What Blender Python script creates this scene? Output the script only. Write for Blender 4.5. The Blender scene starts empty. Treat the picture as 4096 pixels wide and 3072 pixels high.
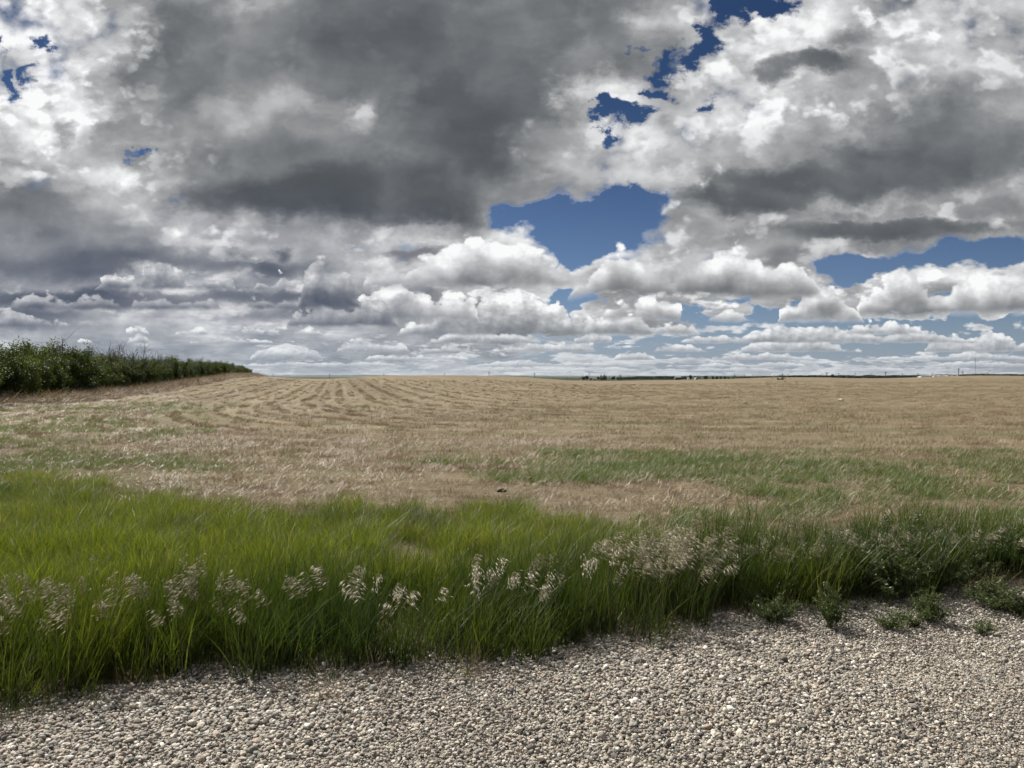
import bpy, bmesh, math, random
import numpy as np
from mathutils import Vector, Matrix

rng = np.random.default_rng(11)
random.seed(11)
scene = bpy.context.scene
COL = scene.collection

# ------------------------------------------------------------------ camera
F = 3082.0            # focal length in photograph pixels (4096 wide)
HY = 1502.0           # horizon row
CAMH = 1.6
PITCH = -math.atan((1536 - HY) / F)
cam_d = bpy.data.cameras.new("camera")
cam_d.sensor_width = 36.0
cam_d.lens = 36.0 * F / 4096.0
cam_d.clip_start = 0.05
cam_d.clip_end = 60000.0
cam = bpy.data.objects.new("camera", cam_d)
cam.location = (0, 0, CAMH)
cam.rotation_euler = (math.pi / 2 + PITCH, 0, 0)
COL.objects.link(cam)
scene.camera = cam


def ray(px, py):
    x, u = (px - 2048) / F, -(py - 1536) / F
    c, s = math.cos(PITCH), math.sin(PITCH)
    return x, c - u * s, s + u * c          # X, depth, Z


def on_flat(px, py, z=0.0):
    x, y, w = ray(px, py)
    t = (z - CAMH) / w
    return x * t, y * t


def at_depth(px, py, Y):
    x, y, w = ray(px, py)
    return x / y * Y, Y, CAMH + w / y * Y


def px_of(X, Y):
    return 2048 + X / Y * F


# ------------------------------------------------------------------ node helper
class NT:
    def __init__(self, tree):
        self.t = tree
        self.n = tree.nodes
        self.l = tree.links

    def new(self, typ, **kw):
        nd = self.n.new(typ)
        for k, v in kw.items():
            setattr(nd, k, v)
        return nd

    def put(self, sock, v):
        if isinstance(v, bpy.types.NodeSocket):
            self.l.new(v, sock)
        elif v is not None:
            if hasattr(sock.default_value, "__len__") and not hasattr(v, "__len__"):
                v = (v,) * len(sock.default_value)
            if hasattr(sock.default_value, "__len__") and len(sock.default_value) == 4 and len(v) == 3:
                v = tuple(v) + (1.0,)
            sock.default_value = v

    def m(self, op, a, b=None, c=None, clamp=False):
        nd = self.new("ShaderNodeMath", operation=op, use_clamp=clamp)
        for i, v in enumerate((a, b, c)):
            if v is not None:
                self.put(nd.inputs[i], v)
        return nd.outputs[0]

    def v(self, op, a, b=None, c=None):
        nd = self.new("ShaderNodeVectorMath", operation=op)
        for i, v in enumerate((a, b, c)):
            if v is not None:
                self.put(nd.inputs[i], v)
        return nd.outputs["Value"] if op in ("LENGTH", "DOT_PRODUCT", "DISTANCE") else nd.outputs["Vector"]

    def ss(self, x, a, b, lo=0.0, hi=1.0, kind="SMOOTHSTEP"):
        nd = self.new("ShaderNodeMapRange", interpolation_type=kind, clamp=True)
        self.put(nd.inputs["Value"], x)
        for k, v in (("From Min", a), ("From Max", b), ("To Min", lo), ("To Max", hi)):
            self.put(nd.inputs[k], v)
        return nd.outputs["Result"]

    def mix(self, f, a, b, mode="MIX"):
        nd = self.new("ShaderNodeMix", data_type="RGBA", blend_type=mode)
        self.put(nd.inputs[0], f)
        self.put(nd.inputs[6], a)
        self.put(nd.inputs[7], b)
        return nd.outputs[2]

    def mixf(self, f, a, b):
        nd = self.new("ShaderNodeMix", data_type="FLOAT")
        self.put(nd.inputs[0], f)
        self.put(nd.inputs[2], a)
        self.put(nd.inputs[3], b)
        return nd.outputs[0]

    def noise(self, vec, scale, detail=4, rough=0.5, dim="3D", out=0, lac=2.0, dist=0.0, typ="FBM"):
        nd = self.new("ShaderNodeTexNoise", noise_dimensions=dim, noise_type=typ)
        if vec is not None:
            self.l.new(vec, nd.inputs["Vector"])
        nd.inputs["Scale"].default_value = scale
        nd.inputs["Detail"].default_value = detail
        nd.inputs["Roughness"].default_value = rough
        nd.inputs["Lacunarity"].default_value = lac
        nd.inputs["Distortion"].default_value = dist
        return nd.outputs[out]

    def voro(self, vec, scale, detail=0, rough=0.5, dim="2D", feature="F1", out="Distance", smooth=None, rand=1.0):
        nd = self.new("ShaderNodeTexVoronoi", voronoi_dimensions=dim, feature=feature)
        self.l.new(vec, nd.inputs["Vector"])
        nd.inputs["Scale"].default_value = scale
        nd.inputs["Detail"].default_value = detail
        nd.inputs["Roughness"].default_value = rough
        nd.inputs["Randomness"].default_value = rand
        if smooth is not None:
            nd.inputs["Smoothness"].default_value = smooth
        return nd.outputs[out]

    def ramp(self, fac, stops, interp="LINEAR"):
        nd = self.new("ShaderNodeValToRGB")
        cr = nd.color_ramp
        cr.interpolation = interp
        while len(cr.elements) < len(stops):
            cr.elements.new(0.5)
        for e, (p, c) in zip(cr.elements, stops):
            e.position = p
            e.color = tuple(c) + (1.0,) if len(c) == 3 else c
        self.put(nd.inputs[0], fac)
        return nd.outputs[0]

# ------------------------------------------------------------------ sky
SUN_AZ = math.radians(-38.0)     # left of the view direction
SUN_EL = math.radians(46.0)
STR = 0.10
EXPO = 0.85                       # the photograph is exposed for the field

# Where the clouds of that afternoon stood: soft ellipses over a map of the sky whose axes are the
# tangents of bearing and elevation (laid out on a 2212 x 811 grid above the horizon).
# (x, y, rx, r_up, r_down, value, softness)
COVER = [   # how much cloud, 0 = thick, < 0 = open blue
    (1106, 400, 3000, 900, 900, 2.7, .1),
    (800, 230, 620, 300, 250, 5.0, .5), (1150, 100, 330, 200, 200, 5.0, .5), (2000, 330, 440, 150, 150, 4.8, .5), (200, 560, 420, 140, 110, 4.2, .5), (700, 460, 420, 80, 60, 4.4, .6), (1000, 590, 260, 110, 90, 3.0, .5),
    (1950, 725, 800, 70, 110, -.6, .95), (1500, 745, 640, 56, 90, -.3, .95), (1100, 790, 1400, 30, 40, .5, .95), (300, 740, 800, 80, 90, 2.2, .6),
    (0, 90, 22, 90, 60, -.5, .9), (8, 190, 26, 30, 30, -.3, .9), (75, 110, 30, 22, 22, .1, .9), (70, 185, 26, 14, 14, .3, .9), (293, 338, 26, 16, 15, -.2, .9), (400, 442, 14, 9, 9, -.3, .8),
    (1650, 4, 96, 40, 34, -.8, .95), (1582, 34, 40, 46, 40, -.7, 1.0), (1525, 100, 60, 40, 36, -.3, .8), (1500, 140, 45, 28, 24, -.7, 1.0), (1390, 190, 50, 28, 24, -.9, .95), (1440, 150, 60, 50, 40, -.05, .8),
    (1522, 232, 40, 16, 16, -.7, .95), (1320, 240, 60, 40, 40, -.15, .8), (1370, 112, 42, 20, 18, -.4, 1.0), (1300, 300, 40, 26, 24, -.1, .8),
    (1290, 492, 200, 84, 78, -1.3, .75), (1130, 470, 90, 34, 26, -.8, .95), (1390, 440, 80, 56, 50, -.9, .95), (1225, 555, 70, 40, 40, -.9, .95), (1330, 420, 70, 30, 26, -.7, .95),
    (1870, 570, 140, 44, 50, -1.2, .8), (2120, 545, 210, 40, 50, -1.2, .8), (1815, 625, 34, 40, 60, -.9, .95),
    (1230, 642, 90, 32, 44, -1.0, .95), (1500, 692, 150, 22, 34, -.9, 1.0), (1660, 690, 180, 30, 28, -.9, 1.0), (1960, 704, 340, 24, 26, -.8, 1.0), (2200, 690, 60, 30, 20, -.6, .95),
    (757, 529, 46, 8, 8, -.6, .95), (758, 551, 40, 6, 6, -.6, .95),
    # cumulus standing in the blue
    (1335, 580, 84, 66, 56, 2.2, .5), (1520, 605, 200, 70, 36, 2.2, .55), (1770, 640, 62, 50, 48, 1.6, .6),
    (1975, 622, 118, 58, 54, 2.4, .45), (2130, 640, 130, 52, 40, 2.2, .5), (1580, 678, 56, 24, 18, 2.0, .5), (2120, 702, 46, 12, 10, 1.6, .6), (1370, 668, 160, 24, 24, 1.8, .6), (1420, 705, 120, 12, 12, 1.4, .7),
]
GREY = [    # how light the cloud is, as a display grey
    (1106, 400, 3000, 900, 900, .72, .1),
    (110, 170, 230, 240, 200, .86, .7), (330, 250, 120, 160, 150, .74, .8),
    (850, 210, 640, 330, 300, .50, .5), (420, 90, 190, 120, 130, .51, .7), (960, 100, 430, 180, 170, .45, .7), (1240, 70, 270, 160, 150, .425, .7), (1000, 240, 330, 120, 110, .43, .8),
    (1030, 330, 230, 80, 80, .42, .8), (690, 425, 360, 70, 66, .345, .7), (870, 400, 260, 70, 70, .37, .8), (920, 455, 160, 30, 34, .36, .7), (600, 330, 200, 60, 60, .45, .8),
    (770, 235, 60, 70, 70, .66, .9), (620, 225, 110, 40, 50, .57, .9), (480, 225, 70, 60, 80, .66, .9), (560, 20, 120, 30, 30, .60, .9),
    (1180, 390, 170, 70, 80, .50, .8), (1150, 300, 110, 50, 50, .58, .9), (1290, 195, 120, 60, 70, .76, .8), (1270, 320, 150, 80, 80, .70, .8), (1400, 290, 160, 90, 90, .74, .8), (1230, 130, 60, 40, 40, .5, .9),
    (1450, 50, 120, 60, 60, .70, .9), (1750, 70, 330, 150, 150, .82, .8), (2000, 60, 260, 90, 110, .78, .9), (1650, 240, 190, 100, 90, .80, .8), (1930, 180, 120, 60, 70, .72, .9),
    (1775, 130, 100, 30, 36, .50, .6), (1690, 150, 40, 36, 34, .48, .6), (1850, 80, 70, 26, 26, .62, .8),
    (2060, 290, 280, 120, 110, .43, .8), (1970, 345, 340, 90, 80, .39, .8), (1800, 400, 330, 56, 46, .40, .7), (1590, 432, 180, 26, 24, .45, .6), (1770, 300, 150, 50, 50, .60, .9),
    (1620, 340, 130, 50, 50, .70, .8), (1450, 395, 60, 36, 44, .80, .7), (1760, 458, 420, 10, 12, .62, .8), (1900, 488, 340, 22, 36, .46, .6), (2130, 440, 120, 36, 36, .62, .8), (1960, 528, 260, 12, 20, .68, .8),
    (1620, 505, 170, 36, 44, .66, .8), (1700, 560, 160, 36, 36, .60, .8),
    (1340, 545, 90, 36, 34, .85, .7), (1335, 594, 84, 20, 30, .50, .6), (1570, 596, 210, 34, 30, .54, .8), (1600, 624, 260, 12, 20, .42, .6), (1480, 560, 70, 36, 34, .72, .8),
    (1985, 592, 130, 40, 30, .88, .7), (1990, 640, 140, 20, 34, .60, .7), (2000, 664, 160, 10, 16, .46, .6), (2150, 615, 90, 30, 24, .82, .7), (2150, 655, 90, 14, 18, .56, .7),
    (1580, 664, 56, 16, 12, .84, .7), (1585, 686, 56, 7, 10, .60, .6), (1765, 625, 60, 30, 24, .80, .7), (1770, 668, 80, 10, 16, .54, .7),
    (1000, 515, 190, 36, 40, .76, .8), (880, 545, 110, 24, 28, .44, .7), (1000, 590, 160, 18, 24, .50, .8), (1120, 596, 90, 24, 30, .58, .8), (990, 630, 120, 24, 26, .76, .8), (1060, 662, 90, 24, 22, .58, .8),
    (1130, 692, 120, 14, 16, .74, .8), (1120, 722, 170, 10, 18, .45, .6), (840, 620, 90, 46, 46, .72, .8), (1380, 660, 140, 18, 20, .72, .7), (1360, 704, 170, 10, 14, .56, .7),
    (700, 545, 70, 40, 30, .76, .8), (690, 608, 34, 40, 46, .47, .7), (606, 546, 22, 16, 18, .45, .6),
    (150, 490, 290, 100, 90, .47, .8), (200, 572, 360, 56, 56, .39, .8), (250, 644, 380, 22, 26, .385, .6), (60, 688, 170, 24, 34, .44, .6), (560, 580, 150, 22, 26, .47, .8), (620, 642, 260, 12, 18, .46, .7), (720, 676, 240, 10, 16, .47, .7),
    (36, 396, 70, 24, 30, .84, .6), (235, 372, 70, 36, 40, .84, .7), (310, 420, 110, 30, 30, .72, .8), (380, 470, 120, 30, 30, .74, .8), (470, 530, 90, 12, 16, .85, .7), (350, 585, 80, 22, 22, .80, .7), (265, 606, 60, 10, 12, .74, .7), (440, 605, 110, 14, 16, .70, .7),
    (60, 130, 90, 90, 110, .93, .8), (210, 330, 90, 60, 50, .80, .9), (150, 250, 110, 40, 60, .90, .9), (60, 330, 90, 26, 26, .90, .9), (130, 280, 50, 24, 30, .62, .9), (250, 60, 120, 70, 60, .78, .9),
    (90, 450, 130, 40, 50, .50, .9), (330, 330, 60, 40, 60, .72, .9), (560, 500, 120, 26, 26, .66, .9), (420, 500, 70, 20, 20, .80, .8), (340, 590, 70, 20, 24, .84, .8), (520, 600, 40, 20, 22, .70, .8),
    (830, 560, 50, 20, 20, .82, .8), (950, 520, 70, 16, 18, .86, .8), (1100, 520, 70, 30, 40, .86, .8), (1190, 575, 60, 20, 24, .82, .8), (740, 640, 50, 40, 40, .74, .8), (900, 640, 70, 20, 30, .62, .8), (1160, 650, 60, 20, 24, .80, .8),
    (270, 722, 240, 40, 60, .66, .7), (560, 706, 170, 10, 12, .80, .7), (620, 762, 80, 16, 12, .84, .6), (760, 760, 130, 40, 50, .58, .8), (480, 775, 260, 26, 40, .62, .8),
    (1700, 740, 500, 18, 22, .72, .8), (1900, 700, 180, 12, 14, .76, .8),
]
SKY_W, SKY_H, SKY_STEP = 2212, 811, 4


def paint(items):
    xs = np.arange(-80, SKY_W + 81, SKY_STEP)
    ys = np.arange(-120, SKY_H + 41, SKY_STEP)
    gx, gy = np.meshgrid(xs, ys)
    out = np.zeros(gx.shape)
    for x, y, rx, ru, rd, val, soft in items:
        dx = (gx - x) / rx
        dy = np.where(gy < y, (gy - y) / ru, (gy - y) / rd)
        d = np.sqrt(dx * dx + dy * dy) / 1.15
        t = np.clip((1 - d) / soft, 0, 1)
        t = t * t * (3 - 2 * t)
        out = out * (1 - t) + val * t
    return xs, ys, out


world = bpy.data.worlds.new("World")
scene.world = world
world.use_nodes = True
W = NT(world.node_tree)
W.n.clear()
tc = W.new("ShaderNodeTexCoord")
dirv = W.v("NORMALIZE", tc.outputs["Generated"])
sx = W.new("ShaderNodeSeparateXYZ")
W.l.new(dirv, sx.inputs[0])
fwd = W.m("MAXIMUM", sx.outputs["Y"], .05)
SU = W.m("DIVIDE", sx.outputs["X"], fwd)
SV = W.m("DIVIDE", sx.outputs["Z"], fwd)
SV = W.m("MINIMUM", W.m("MAXIMUM", SV, -.02), 1.2)
SU = W.m("MINIMUM", W.m("MAXIMUM", SU, -2.5), 2.5)
KU = 4096 / 2212 / F


def comb(N, x, y, z=0.0):
    nd = N.new("ShaderNodeCombineXYZ")
    for i, v in enumerate((x, y, z)):
        N.put(nd.inputs[i], v)
    return nd.outputs[0]


PV = comb(W, SU, SV)


def curve3(N, coord, lo, hi, funcs, xs):
    """three tabulated functions of one coordinate as one vector curve"""
    nd = N.new("ShaderNodeVectorCurve")
    mp = nd.mapping
    mp.use_clip = False
    mp.extend = "HORIZONTAL"
    n = len(xs)
    for c, f in zip(mp.curves, funcs):
        pts = c.points
        t = np.linspace(-1, 1, n)
        pts[0].location = (-1, float(f[0]))
        pts[1].location = (1, float(f[-1]))
        for i in range(1, n - 1):
            pts.new(float(t[i]), float(f[i]))
        for p in pts:
            p.handle_type = "VECTOR"
    mp.update()
    s = N.ss(coord, lo, hi, -1.0, 1.0, "LINEAR")
    N.l.new(comb(N, s, s, s), nd.inputs["Vector"])
    return nd.outputs[0]


def make_map(items, rank, tf=lambda a: a):
    xs, ys, M = paint(items)
    M = tf(M)
    # axes in tangent units
    U = (xs - 1106) * KU
    V = (811 - ys) * KU
    M = M[::-1]
    V = V[::-1]
    mean = M.mean()
    u_, s_, vt = np.linalg.svd(M - mean, full_matrices=False)
    r = rank
    err = np.abs((u_[:, :r] * s_[:r]) @ vt[:r] - (M - mean))
    print("sky map rank", r, "mean error", err.mean(), "max", err.max())
    fv = (u_[:, :r] * np.sqrt(s_[:r])).T
    fu = (vt[:r].T * np.sqrt(s_[:r])).T
    k = np.abs(np.concatenate([fv.ravel(), fu.ravel()])).max()
    return dict(mean=float(mean), fu=fu, fv=fv, U=U, V=V, r=r)


def thin(f, n):
    i = np.linspace(0, len(f) - 1, n)
    return np.interp(i, np.arange(len(f)), f)


def map_eval(N, mp, P):
    sp = N.new("ShaderNodeSeparateXYZ")
    N.l.new(P, sp.inputs[0])
    acc = mp["mean"]
    for j in range(0, mp["r"], 3):
        fu = [thin(f, 150) for f in mp["fu"][j:j + 3]]
        fv = [thin(f, 110) for f in mp["fv"][j:j + 3]]
        a = curve3(N, sp.outputs[0], float(mp["U"][0]), float(mp["U"][-1]), fu, fu[0])
        b = curve3(N, sp.outputs[1], float(mp["V"][0]), float(mp["V"][-1]), fv, fv[0])
        acc = N.m("ADD", N.v("DOT_PRODUCT", a, b), acc)
    return acc


def to_tau(g):
    lin = np.where(g <= .04045, g / 12.92, ((g + .055) / 1.055) ** 2.4)
    return -np.log(np.clip((lin - SHADE) / (WHITE - SHADE), .02, 1.0))


SHADE, WHITE = .058, .96
MC = make_map(COVER, 27, lambda a: np.where(a < 0, a * .95, a))
MT = make_map(GREY, 27, to_tau)


def detail(N, P, V, full=True):
    out = None
    cut = 0 if full else 4
    for (ay, sc, dt, lo, hi) in ((1.3, 6.0, 10, None, None), (2.3, 11.0, 8, .20, .09), (5.0, 16.0, 7, .075, .03)):
        q = N.v("MULTIPLY", P, (1.0, ay, 1))
        n = N.noise(q, sc, dt - cut, 0.57, "2D", lac=2.07)
        f = N.m("MULTIPLY_ADD", n, 4.2, -2.1)
        if full:
            vo = N.voro(q, sc * 2.6, 2.0, 0.55, "2D")
            f = N.m("ADD", f, N.m("MULTIPLY_ADD", vo, -.9, .4))
        out = f if out is None else N.mixf(N.ss(V, lo, hi), out, f)
    return out


# ragged edges: the map is looked up through a turbulent warp
persp = W.ss(SV, 0.0, .35, .22, 1.0, "LINEAR")


def scaled(vec, k):
    nd = W.new("ShaderNodeVectorMath", operation="SCALE")
    W.l.new(vec, nd.inputs[0])
    W.put(nd.inputs["Scale"], k)
    return nd.outputs[0]


wn = W.noise(W.v("MULTIPLY", PV, (1, 1.4, 1)), 8.0, 8, .64, "2D", out=1)
wv = scaled(W.v("MULTIPLY", W.v("SUBTRACT", wn, (.5, .5, .5)), (.16, .10, 0)), persp)
PW = W.v("ADD", PV, wv)

COV = map_eval(W, MC, W.v("ADD", PV, scaled(wv, 1.25)))
TAU = map_eval(W, MT, PW)
TAU = W.m("SUBTRACT", TAU, W.ss(TAU, .2, 1.1, .16, .0))
N0 = detail(W, PV, SV)
off = W.m("MULTIPLY", persp, .030)
P1 = W.v("ADD", PV, comb(W, W.m("MULTIPLY", off, -.7), off))
N1 = detail(W, P1, W.m("ADD", SV, off), full=False)
D0 = W.m("MULTIPLY_ADD", N0, W.ss(SV, .03, .12, 1.1, 1.7), COV)
alpha = W.ss(D0, -.25, W.ss(SV, .03, .25, .5, 1.9))
relief = W.m("SUBTRACT", N1, N0)
thin_ = W.ss(D0, 0.05, .9)
tau = W.m("MULTIPLY", TAU, W.m("MULTIPLY_ADD", thin_, .72, .28))
# billows: strong where the cloud is white and sunlit, weak in the soft dark bases
soft = W.noise(W.v("ADD", W.v("MULTIPLY", PV, (1, 1.5, 1)), scaled(wv, .5)), 5.2, 6, .52, "2D")
soft = W.m("SUBTRACT", soft, .5)
tau = W.m("MULTIPLY_ADD", soft, W.ss(TAU, .3, 1.6, .9, 3.3), tau)
amt = W.ss(TAU, .1, 2.0, .42, .16)
tau = W.m("MULTIPLY_ADD", relief, amt, tau)
# greyer pockets between the billows
pk = W.noise(W.v("ADD", W.v("MULTIPLY", PV, (1, 1.7, 1)), scaled(wv, .8)), 11.0, 5, .55, "2D")
pk = W.ss(pk, .42, .68, -.1, .38)
tau = W.m("MULTIPLY_ADD", pk, W.ss(TAU, .1, 1.8, 1.0, .45), tau)


def puffs(P, V, seed):
    out = None
    for (ay, sc, dt, lo, hi) in ((1.35, 9.0, 7, None, None), (2.2, 13.0, 6, .20, .10), (4.6, 18.0, 5, .085, .035)):
        q = W.v("MULTIPLY_ADD", P, (1.0, ay, 1), (seed, seed * .7, 0))
        n = W.noise(q, sc, dt, 0.55, "2D", lac=2.05)
        vo = W.voro(W.v("ADD", q, scaled(wv, .25)), sc * 1.9, 2.0, 0.6, "2D")
        f = W.m("MULTIPLY_ADD", n, 3.6, W.m("MULTIPLY_ADD", vo, -1.2, -1.26))
        out = f if out is None else W.mixf(W.ss(V, lo, hi), out, f)
    return out


tau = W.m("MAXIMUM", tau, -.1)
heavy = W.ss(TAU, .8, 2.2)
for (seed, o, bias, k) in ((3.1, .036, .30, .9), (7.7, .024, -.05, .6)):
    of = W.m("MULTIPLY", persp, o)
    q0 = puffs(PV, SV, seed)
    q1 = puffs(W.v("ADD", PV, comb(W, W.m("MULTIPLY", of, -.75), of)), W.m("ADD", SV, of), seed)
    lump = W.m("SUBTRACT", W.m("ADD", q0, bias), W.m("MULTIPLY", heavy, .16))
    pa = W.m("MULTIPLY", W.ss(lump, -.05, .50), W.ss(heavy, 0, 1, k, .22))
    pa = W.m("MULTIPLY", pa, W.m("SUBTRACT", 1.0, W.m("MULTIPLY", W.ss(SU, -.25, -.45), W.ss(SV, .10, .05, 0, .7))))
    lit = W.ss(W.m("ADD", q1, bias), -.25, .95)           # 0 sunlit rim, 1 shaded underside
    pt = W.m("MULTIPLY_ADD", lit, W.ss(TAU, .1, 1.6, 1.0, .75), W.m("MULTIPLY_ADD", TAU, .66, W.ss(TAU, .15, 1.3, -.42, -.18)))
    tau = W.mixf(pa, tau, pt)
tau = W.m("MAXIMUM", tau, -.10)

# heaped clouds in rows that shrink towards the horizon: (base line, darkness of the base, lumps (x, half width, height))
def small(seed, x0, x1, hw, h, n):
    r = random.Random(seed)
    return [(r.uniform(x0, x1), hw * r.uniform(.5, 1.5), h * r.uniform(.5, 1.25)) for _ in range(n)]


ROWS = [
    (801, .30, small(1, -60, 2270, 60, 8, 30)),
    (792, .45, small(2, 500, 2270, 70, 12, 18) + small(3, -60, 500, 50, 7, 5)),
    (778, .60, small(4, 560, 2270, 80, 17, 14) + [(620, 80, 34)]),
    (760, .70, small(5, 760, 2270, 85, 24, 12) + [(2050, 60, 40), (2150, 70, 46), (1700, 120, 36)]),
    (741, .75, small(6, 930, 2270, 95, 28, 9) + [(1760, 160, 40), (500, 100, 14), (185, 22, 14), (302, 34, 20)]),
    (724, 1.10, [(930, 70, 40), (1010, 80, 90), (1090, 100, 110), (1180, 60, 70), (1330, 110, 56), (1240, 60, 46), (1440, 70, 40), (560, 170, 24), (420, 60, 18), (300, 34, 16), (2122, 36, 24), (1900, 120, 34)]),
    (694, .95, [(1580, 60, 46), (1715, 40, 60), (1770, 62, 96), (1820, 40, 60), (1390, 90, 60), (860, 90, 90), (960, 80, 70)]),
    (676, 1.05, [(1905, 60, 80), (1965, 62, 118), (2030, 40, 84), (2085, 46, 96), (2150, 54, 76), (2215, 60, 98)]),
    (706, 1.1, [(-20, 140, 36), (90, 80, 26), (700, 90, 56), (790, 80, 66)], .55),
    (668, 1.5, [(60, 170, 34), (230, 150, 40), (400, 120, 30), (560, 130, 30), (690, 46, 112), (745, 50, 86)], .70),
    (642, 1.25, [(1300, 54, 90), (1345, 60, 132), (1420, 70, 96), (1500, 80, 110), (1590, 100, 130), (1690, 90, 104), (1250, 26, 50)]),
    (622, 1.0, [(860, 70, 70), (940, 80, 110), (1030, 90, 138), (1120, 80, 120), (1190, 60, 66)]),
    (626, 1.2, [(250, 54, 40), (345, 60, 64), (440, 66, 36), (600, 60, 34)], .42),
]
hx = np.linspace(-90, 2302, 260)
light = W.m("POWER", 2.71828, W.m("MULTIPLY", tau, -1.0))
sep = W.new("ShaderNodeSeparateXYZ")
W.l.new(wv, sep.inputs[0])
for ri, (by, dk, lumps, *sh) in enumerate(ROWS):
    sh = sh[0] if sh else .0
    hgt = np.zeros_like(hx)
    for (x, hw, h) in lumps:
        d = np.clip(1 - ((hx - x) / hw) ** 2, 0, 1)
        hgt = np.maximum(hgt, h * d ** .5)
    H = max(h for _, _, h in lumps)
    Hm = float(np.mean([h for _, _, h in lumps])) * KU
    Vb = (811 - by) * KU
    # lump outline along the row, read through a little turbulence
    nd = W.new("ShaderNodeFloatCurve")
    mp = nd.mapping
    mp.use_clip = False
    mp.extend = "HORIZONTAL"
    c = mp.curves[0]
    y01 = (hgt - .35 * H * (hgt <= 0)) / H
    c.points[0].location = (0, float(y01[0]))
    c.points[1].location = (1, float(y01[-1]))
    for i in range(1, len(hx) - 1, 1):
        c.points.new(i / (len(hx) - 1), float(y01[i]))
    for p in c.points:
        p.handle_type = "VECTOR"
    mp.update()
    Uw = W.m("MULTIPLY_ADD", sep.outputs[0], .55, SU)
    W.put(nd.inputs["Value"], W.ss(Uw, (float(hx[0]) - 1106) * KU, (float(hx[-1]) - 1106) * KU, 0, 1, "LINEAR"))
    nd.inputs["Factor"].default_value = 1.0
    top = W.m("MULTIPLY", nd.outputs[0], H * KU)
    q = W.v("MULTIPLY_ADD", PV, (1.0, 1.25, 1), (ri * 3.7, ri * 1.9, 0))
    sc = .62 / Hm
    sc = min(sc, 26.0)
    n = W.noise(q, sc, 7, .58, "2D", lac=2.1)
    vo = W.voro(W.v("ADD", q, scaled(wv, .35)), sc * 1.7, 2.0, .62, "2D")
    of = .30 * Hm
    n2 = W.noise(W.v("ADD", q, (-.7 * of, of * 1.25, 0)), sc, 4, .55, "2D", lac=2.1)
    lump = W.m("MULTIPLY_ADD", n, 3.0, W.m("MULTIPLY_ADD", vo, -.75, -1.15))        # about -1 .. 1
    over = W.m("SUBTRACT", SV, Vb)
    f = W.m("MULTIPLY_ADD", lump, .55 * Hm, W.m("SUBTRACT", top, over))
    f = W.m("DIVIDE", f, Hm)                                                       # depth inside the cloud, in cloud heights
    a = W.ss(f, -.02, .16 if by > 560 else .30)
    base_cut = W.ss(W.m("MULTIPLY_ADD", lump, .10 * Hm, over), -.10 * Hm, .14 * Hm)
    a = W.m("MULTIPLY", a, base_cut)
    hq = W.m("DIVIDE", over, W.m("MAXIMUM", top, .3 * Hm))
    under = W.ss(hq, .70, .0)
    tr = W.m("MULTIPLY", under, dk * 1.25)
    tr = W.m("MULTIPLY", tr, W.ss(f, .05, .75, .25, 1.0))
    rel = W.m("SUBTRACT", n2, n)
    tr = W.m("MULTIPLY_ADD", rel, 2.6, tr)
    tr = W.m("MULTIPLY_ADD", vo, .30, W.m("ADD", tr, sh))
    tr = W.m("MAXIMUM", tr, -.02)
    lr = W.m("POWER", 2.71828, W.m("MULTIPLY", tr, -1.0))
    light = W.mixf(a, light, lr)
    alpha = W.m("MAXIMUM", alpha, a)
lowleft = W.m("MULTIPLY", W.ss(SU, .10, -.35), W.ss(SV, .27, .10))
shade_c = W.mix(lowleft, (.050, .060, .071), (.044, .063, .112))
cloud_c = W.mix(light, shade_c, (WHITE, WHITE * 1.005, WHITE * 1.01))
far = W.ss(SV, .10, .0)
cloud_c = W.mix(W.m("MULTIPLY", far, .34), cloud_c, (.31, .385, .465))
cloud_c = W.mix(1.0, cloud_c, (1 / STR, 1 / STR, 1 / STR), "MULTIPLY")

sky = W.new("ShaderNodeTexSky", sky_type="NISHITA")
sky.sun_disc = False
sky.sun_elevation = SUN_EL
sky.sun_rotation = SUN_AZ
sky.altitude = 900
sky.air_density = 1.0
sky.dust_density = 0.3
sky.ozone_density = 2.5
blue = W.mix(1.0, sky.outputs[0], W.mix(W.ss(SV, .04, .4), (.39, .43, .54), (.165, .225, .31)), "MULTIPLY")
blue = W.mix(W.ss(SV, .10, .0, 0, .5), blue, (2.9, 3.6, 4.9))
col = W.mix(alpha, blue, cloud_c)
col = W.mix(1.0, col, (2 ** -EXPO,) * 3, "MULTIPLY")
bg = W.new("ShaderNodeBackground")
W.l.new(col, bg.inputs[0])
bg.inputs[1].default_value = STR
wo = W.new("ShaderNodeOutputWorld")
W.l.new(bg.outputs[0], wo.inputs[0])
world.cycles.sampling_method = "MANUAL"
world.cycles.sample_map_resolution = 512

sun_d = bpy.data.lights.new("sun", "SUN")
sun_d.energy = 5.0
sun_d.angle = math.radians(0.53)
sun_d.color = (1.0, .95, .87)
sun = bpy.data.objects.new("sun", sun_d)
COL.objects.link(sun)
sd = Vector((math.sin(SUN_AZ) * math.cos(SUN_EL), math.cos(SUN_AZ) * math.cos(SUN_EL), math.sin(SUN_EL)))
sun.rotation_euler = (-sd).to_track_quat("-Z", "Y").to_euler()
sun.location = sd * 60

scene.view_settings.view_transform = "Standard"
scene.view_settings.look = "None"
scene.view_settings.exposure = EXPO
scene.view_settings.gamma = 1.0

# ------------------------------------------------------------------ tags
def tag(o, label=None, cat=None, group=None, kind=None):
    for k, v in (("label", label), ("category", cat), ("group", group), ("kind", kind)):
        if v:
            o[k] = v
    return o


def empty(name, loc, label, cat, group=None, rz=0.0):
    o = bpy.data.objects.new(name, None)
    o.empty_display_size = .2
    o.location = loc
    o.rotation_euler = (0, 0, rz)
    COL.objects.link(o)
    return tag(o, label, cat, group)


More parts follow.
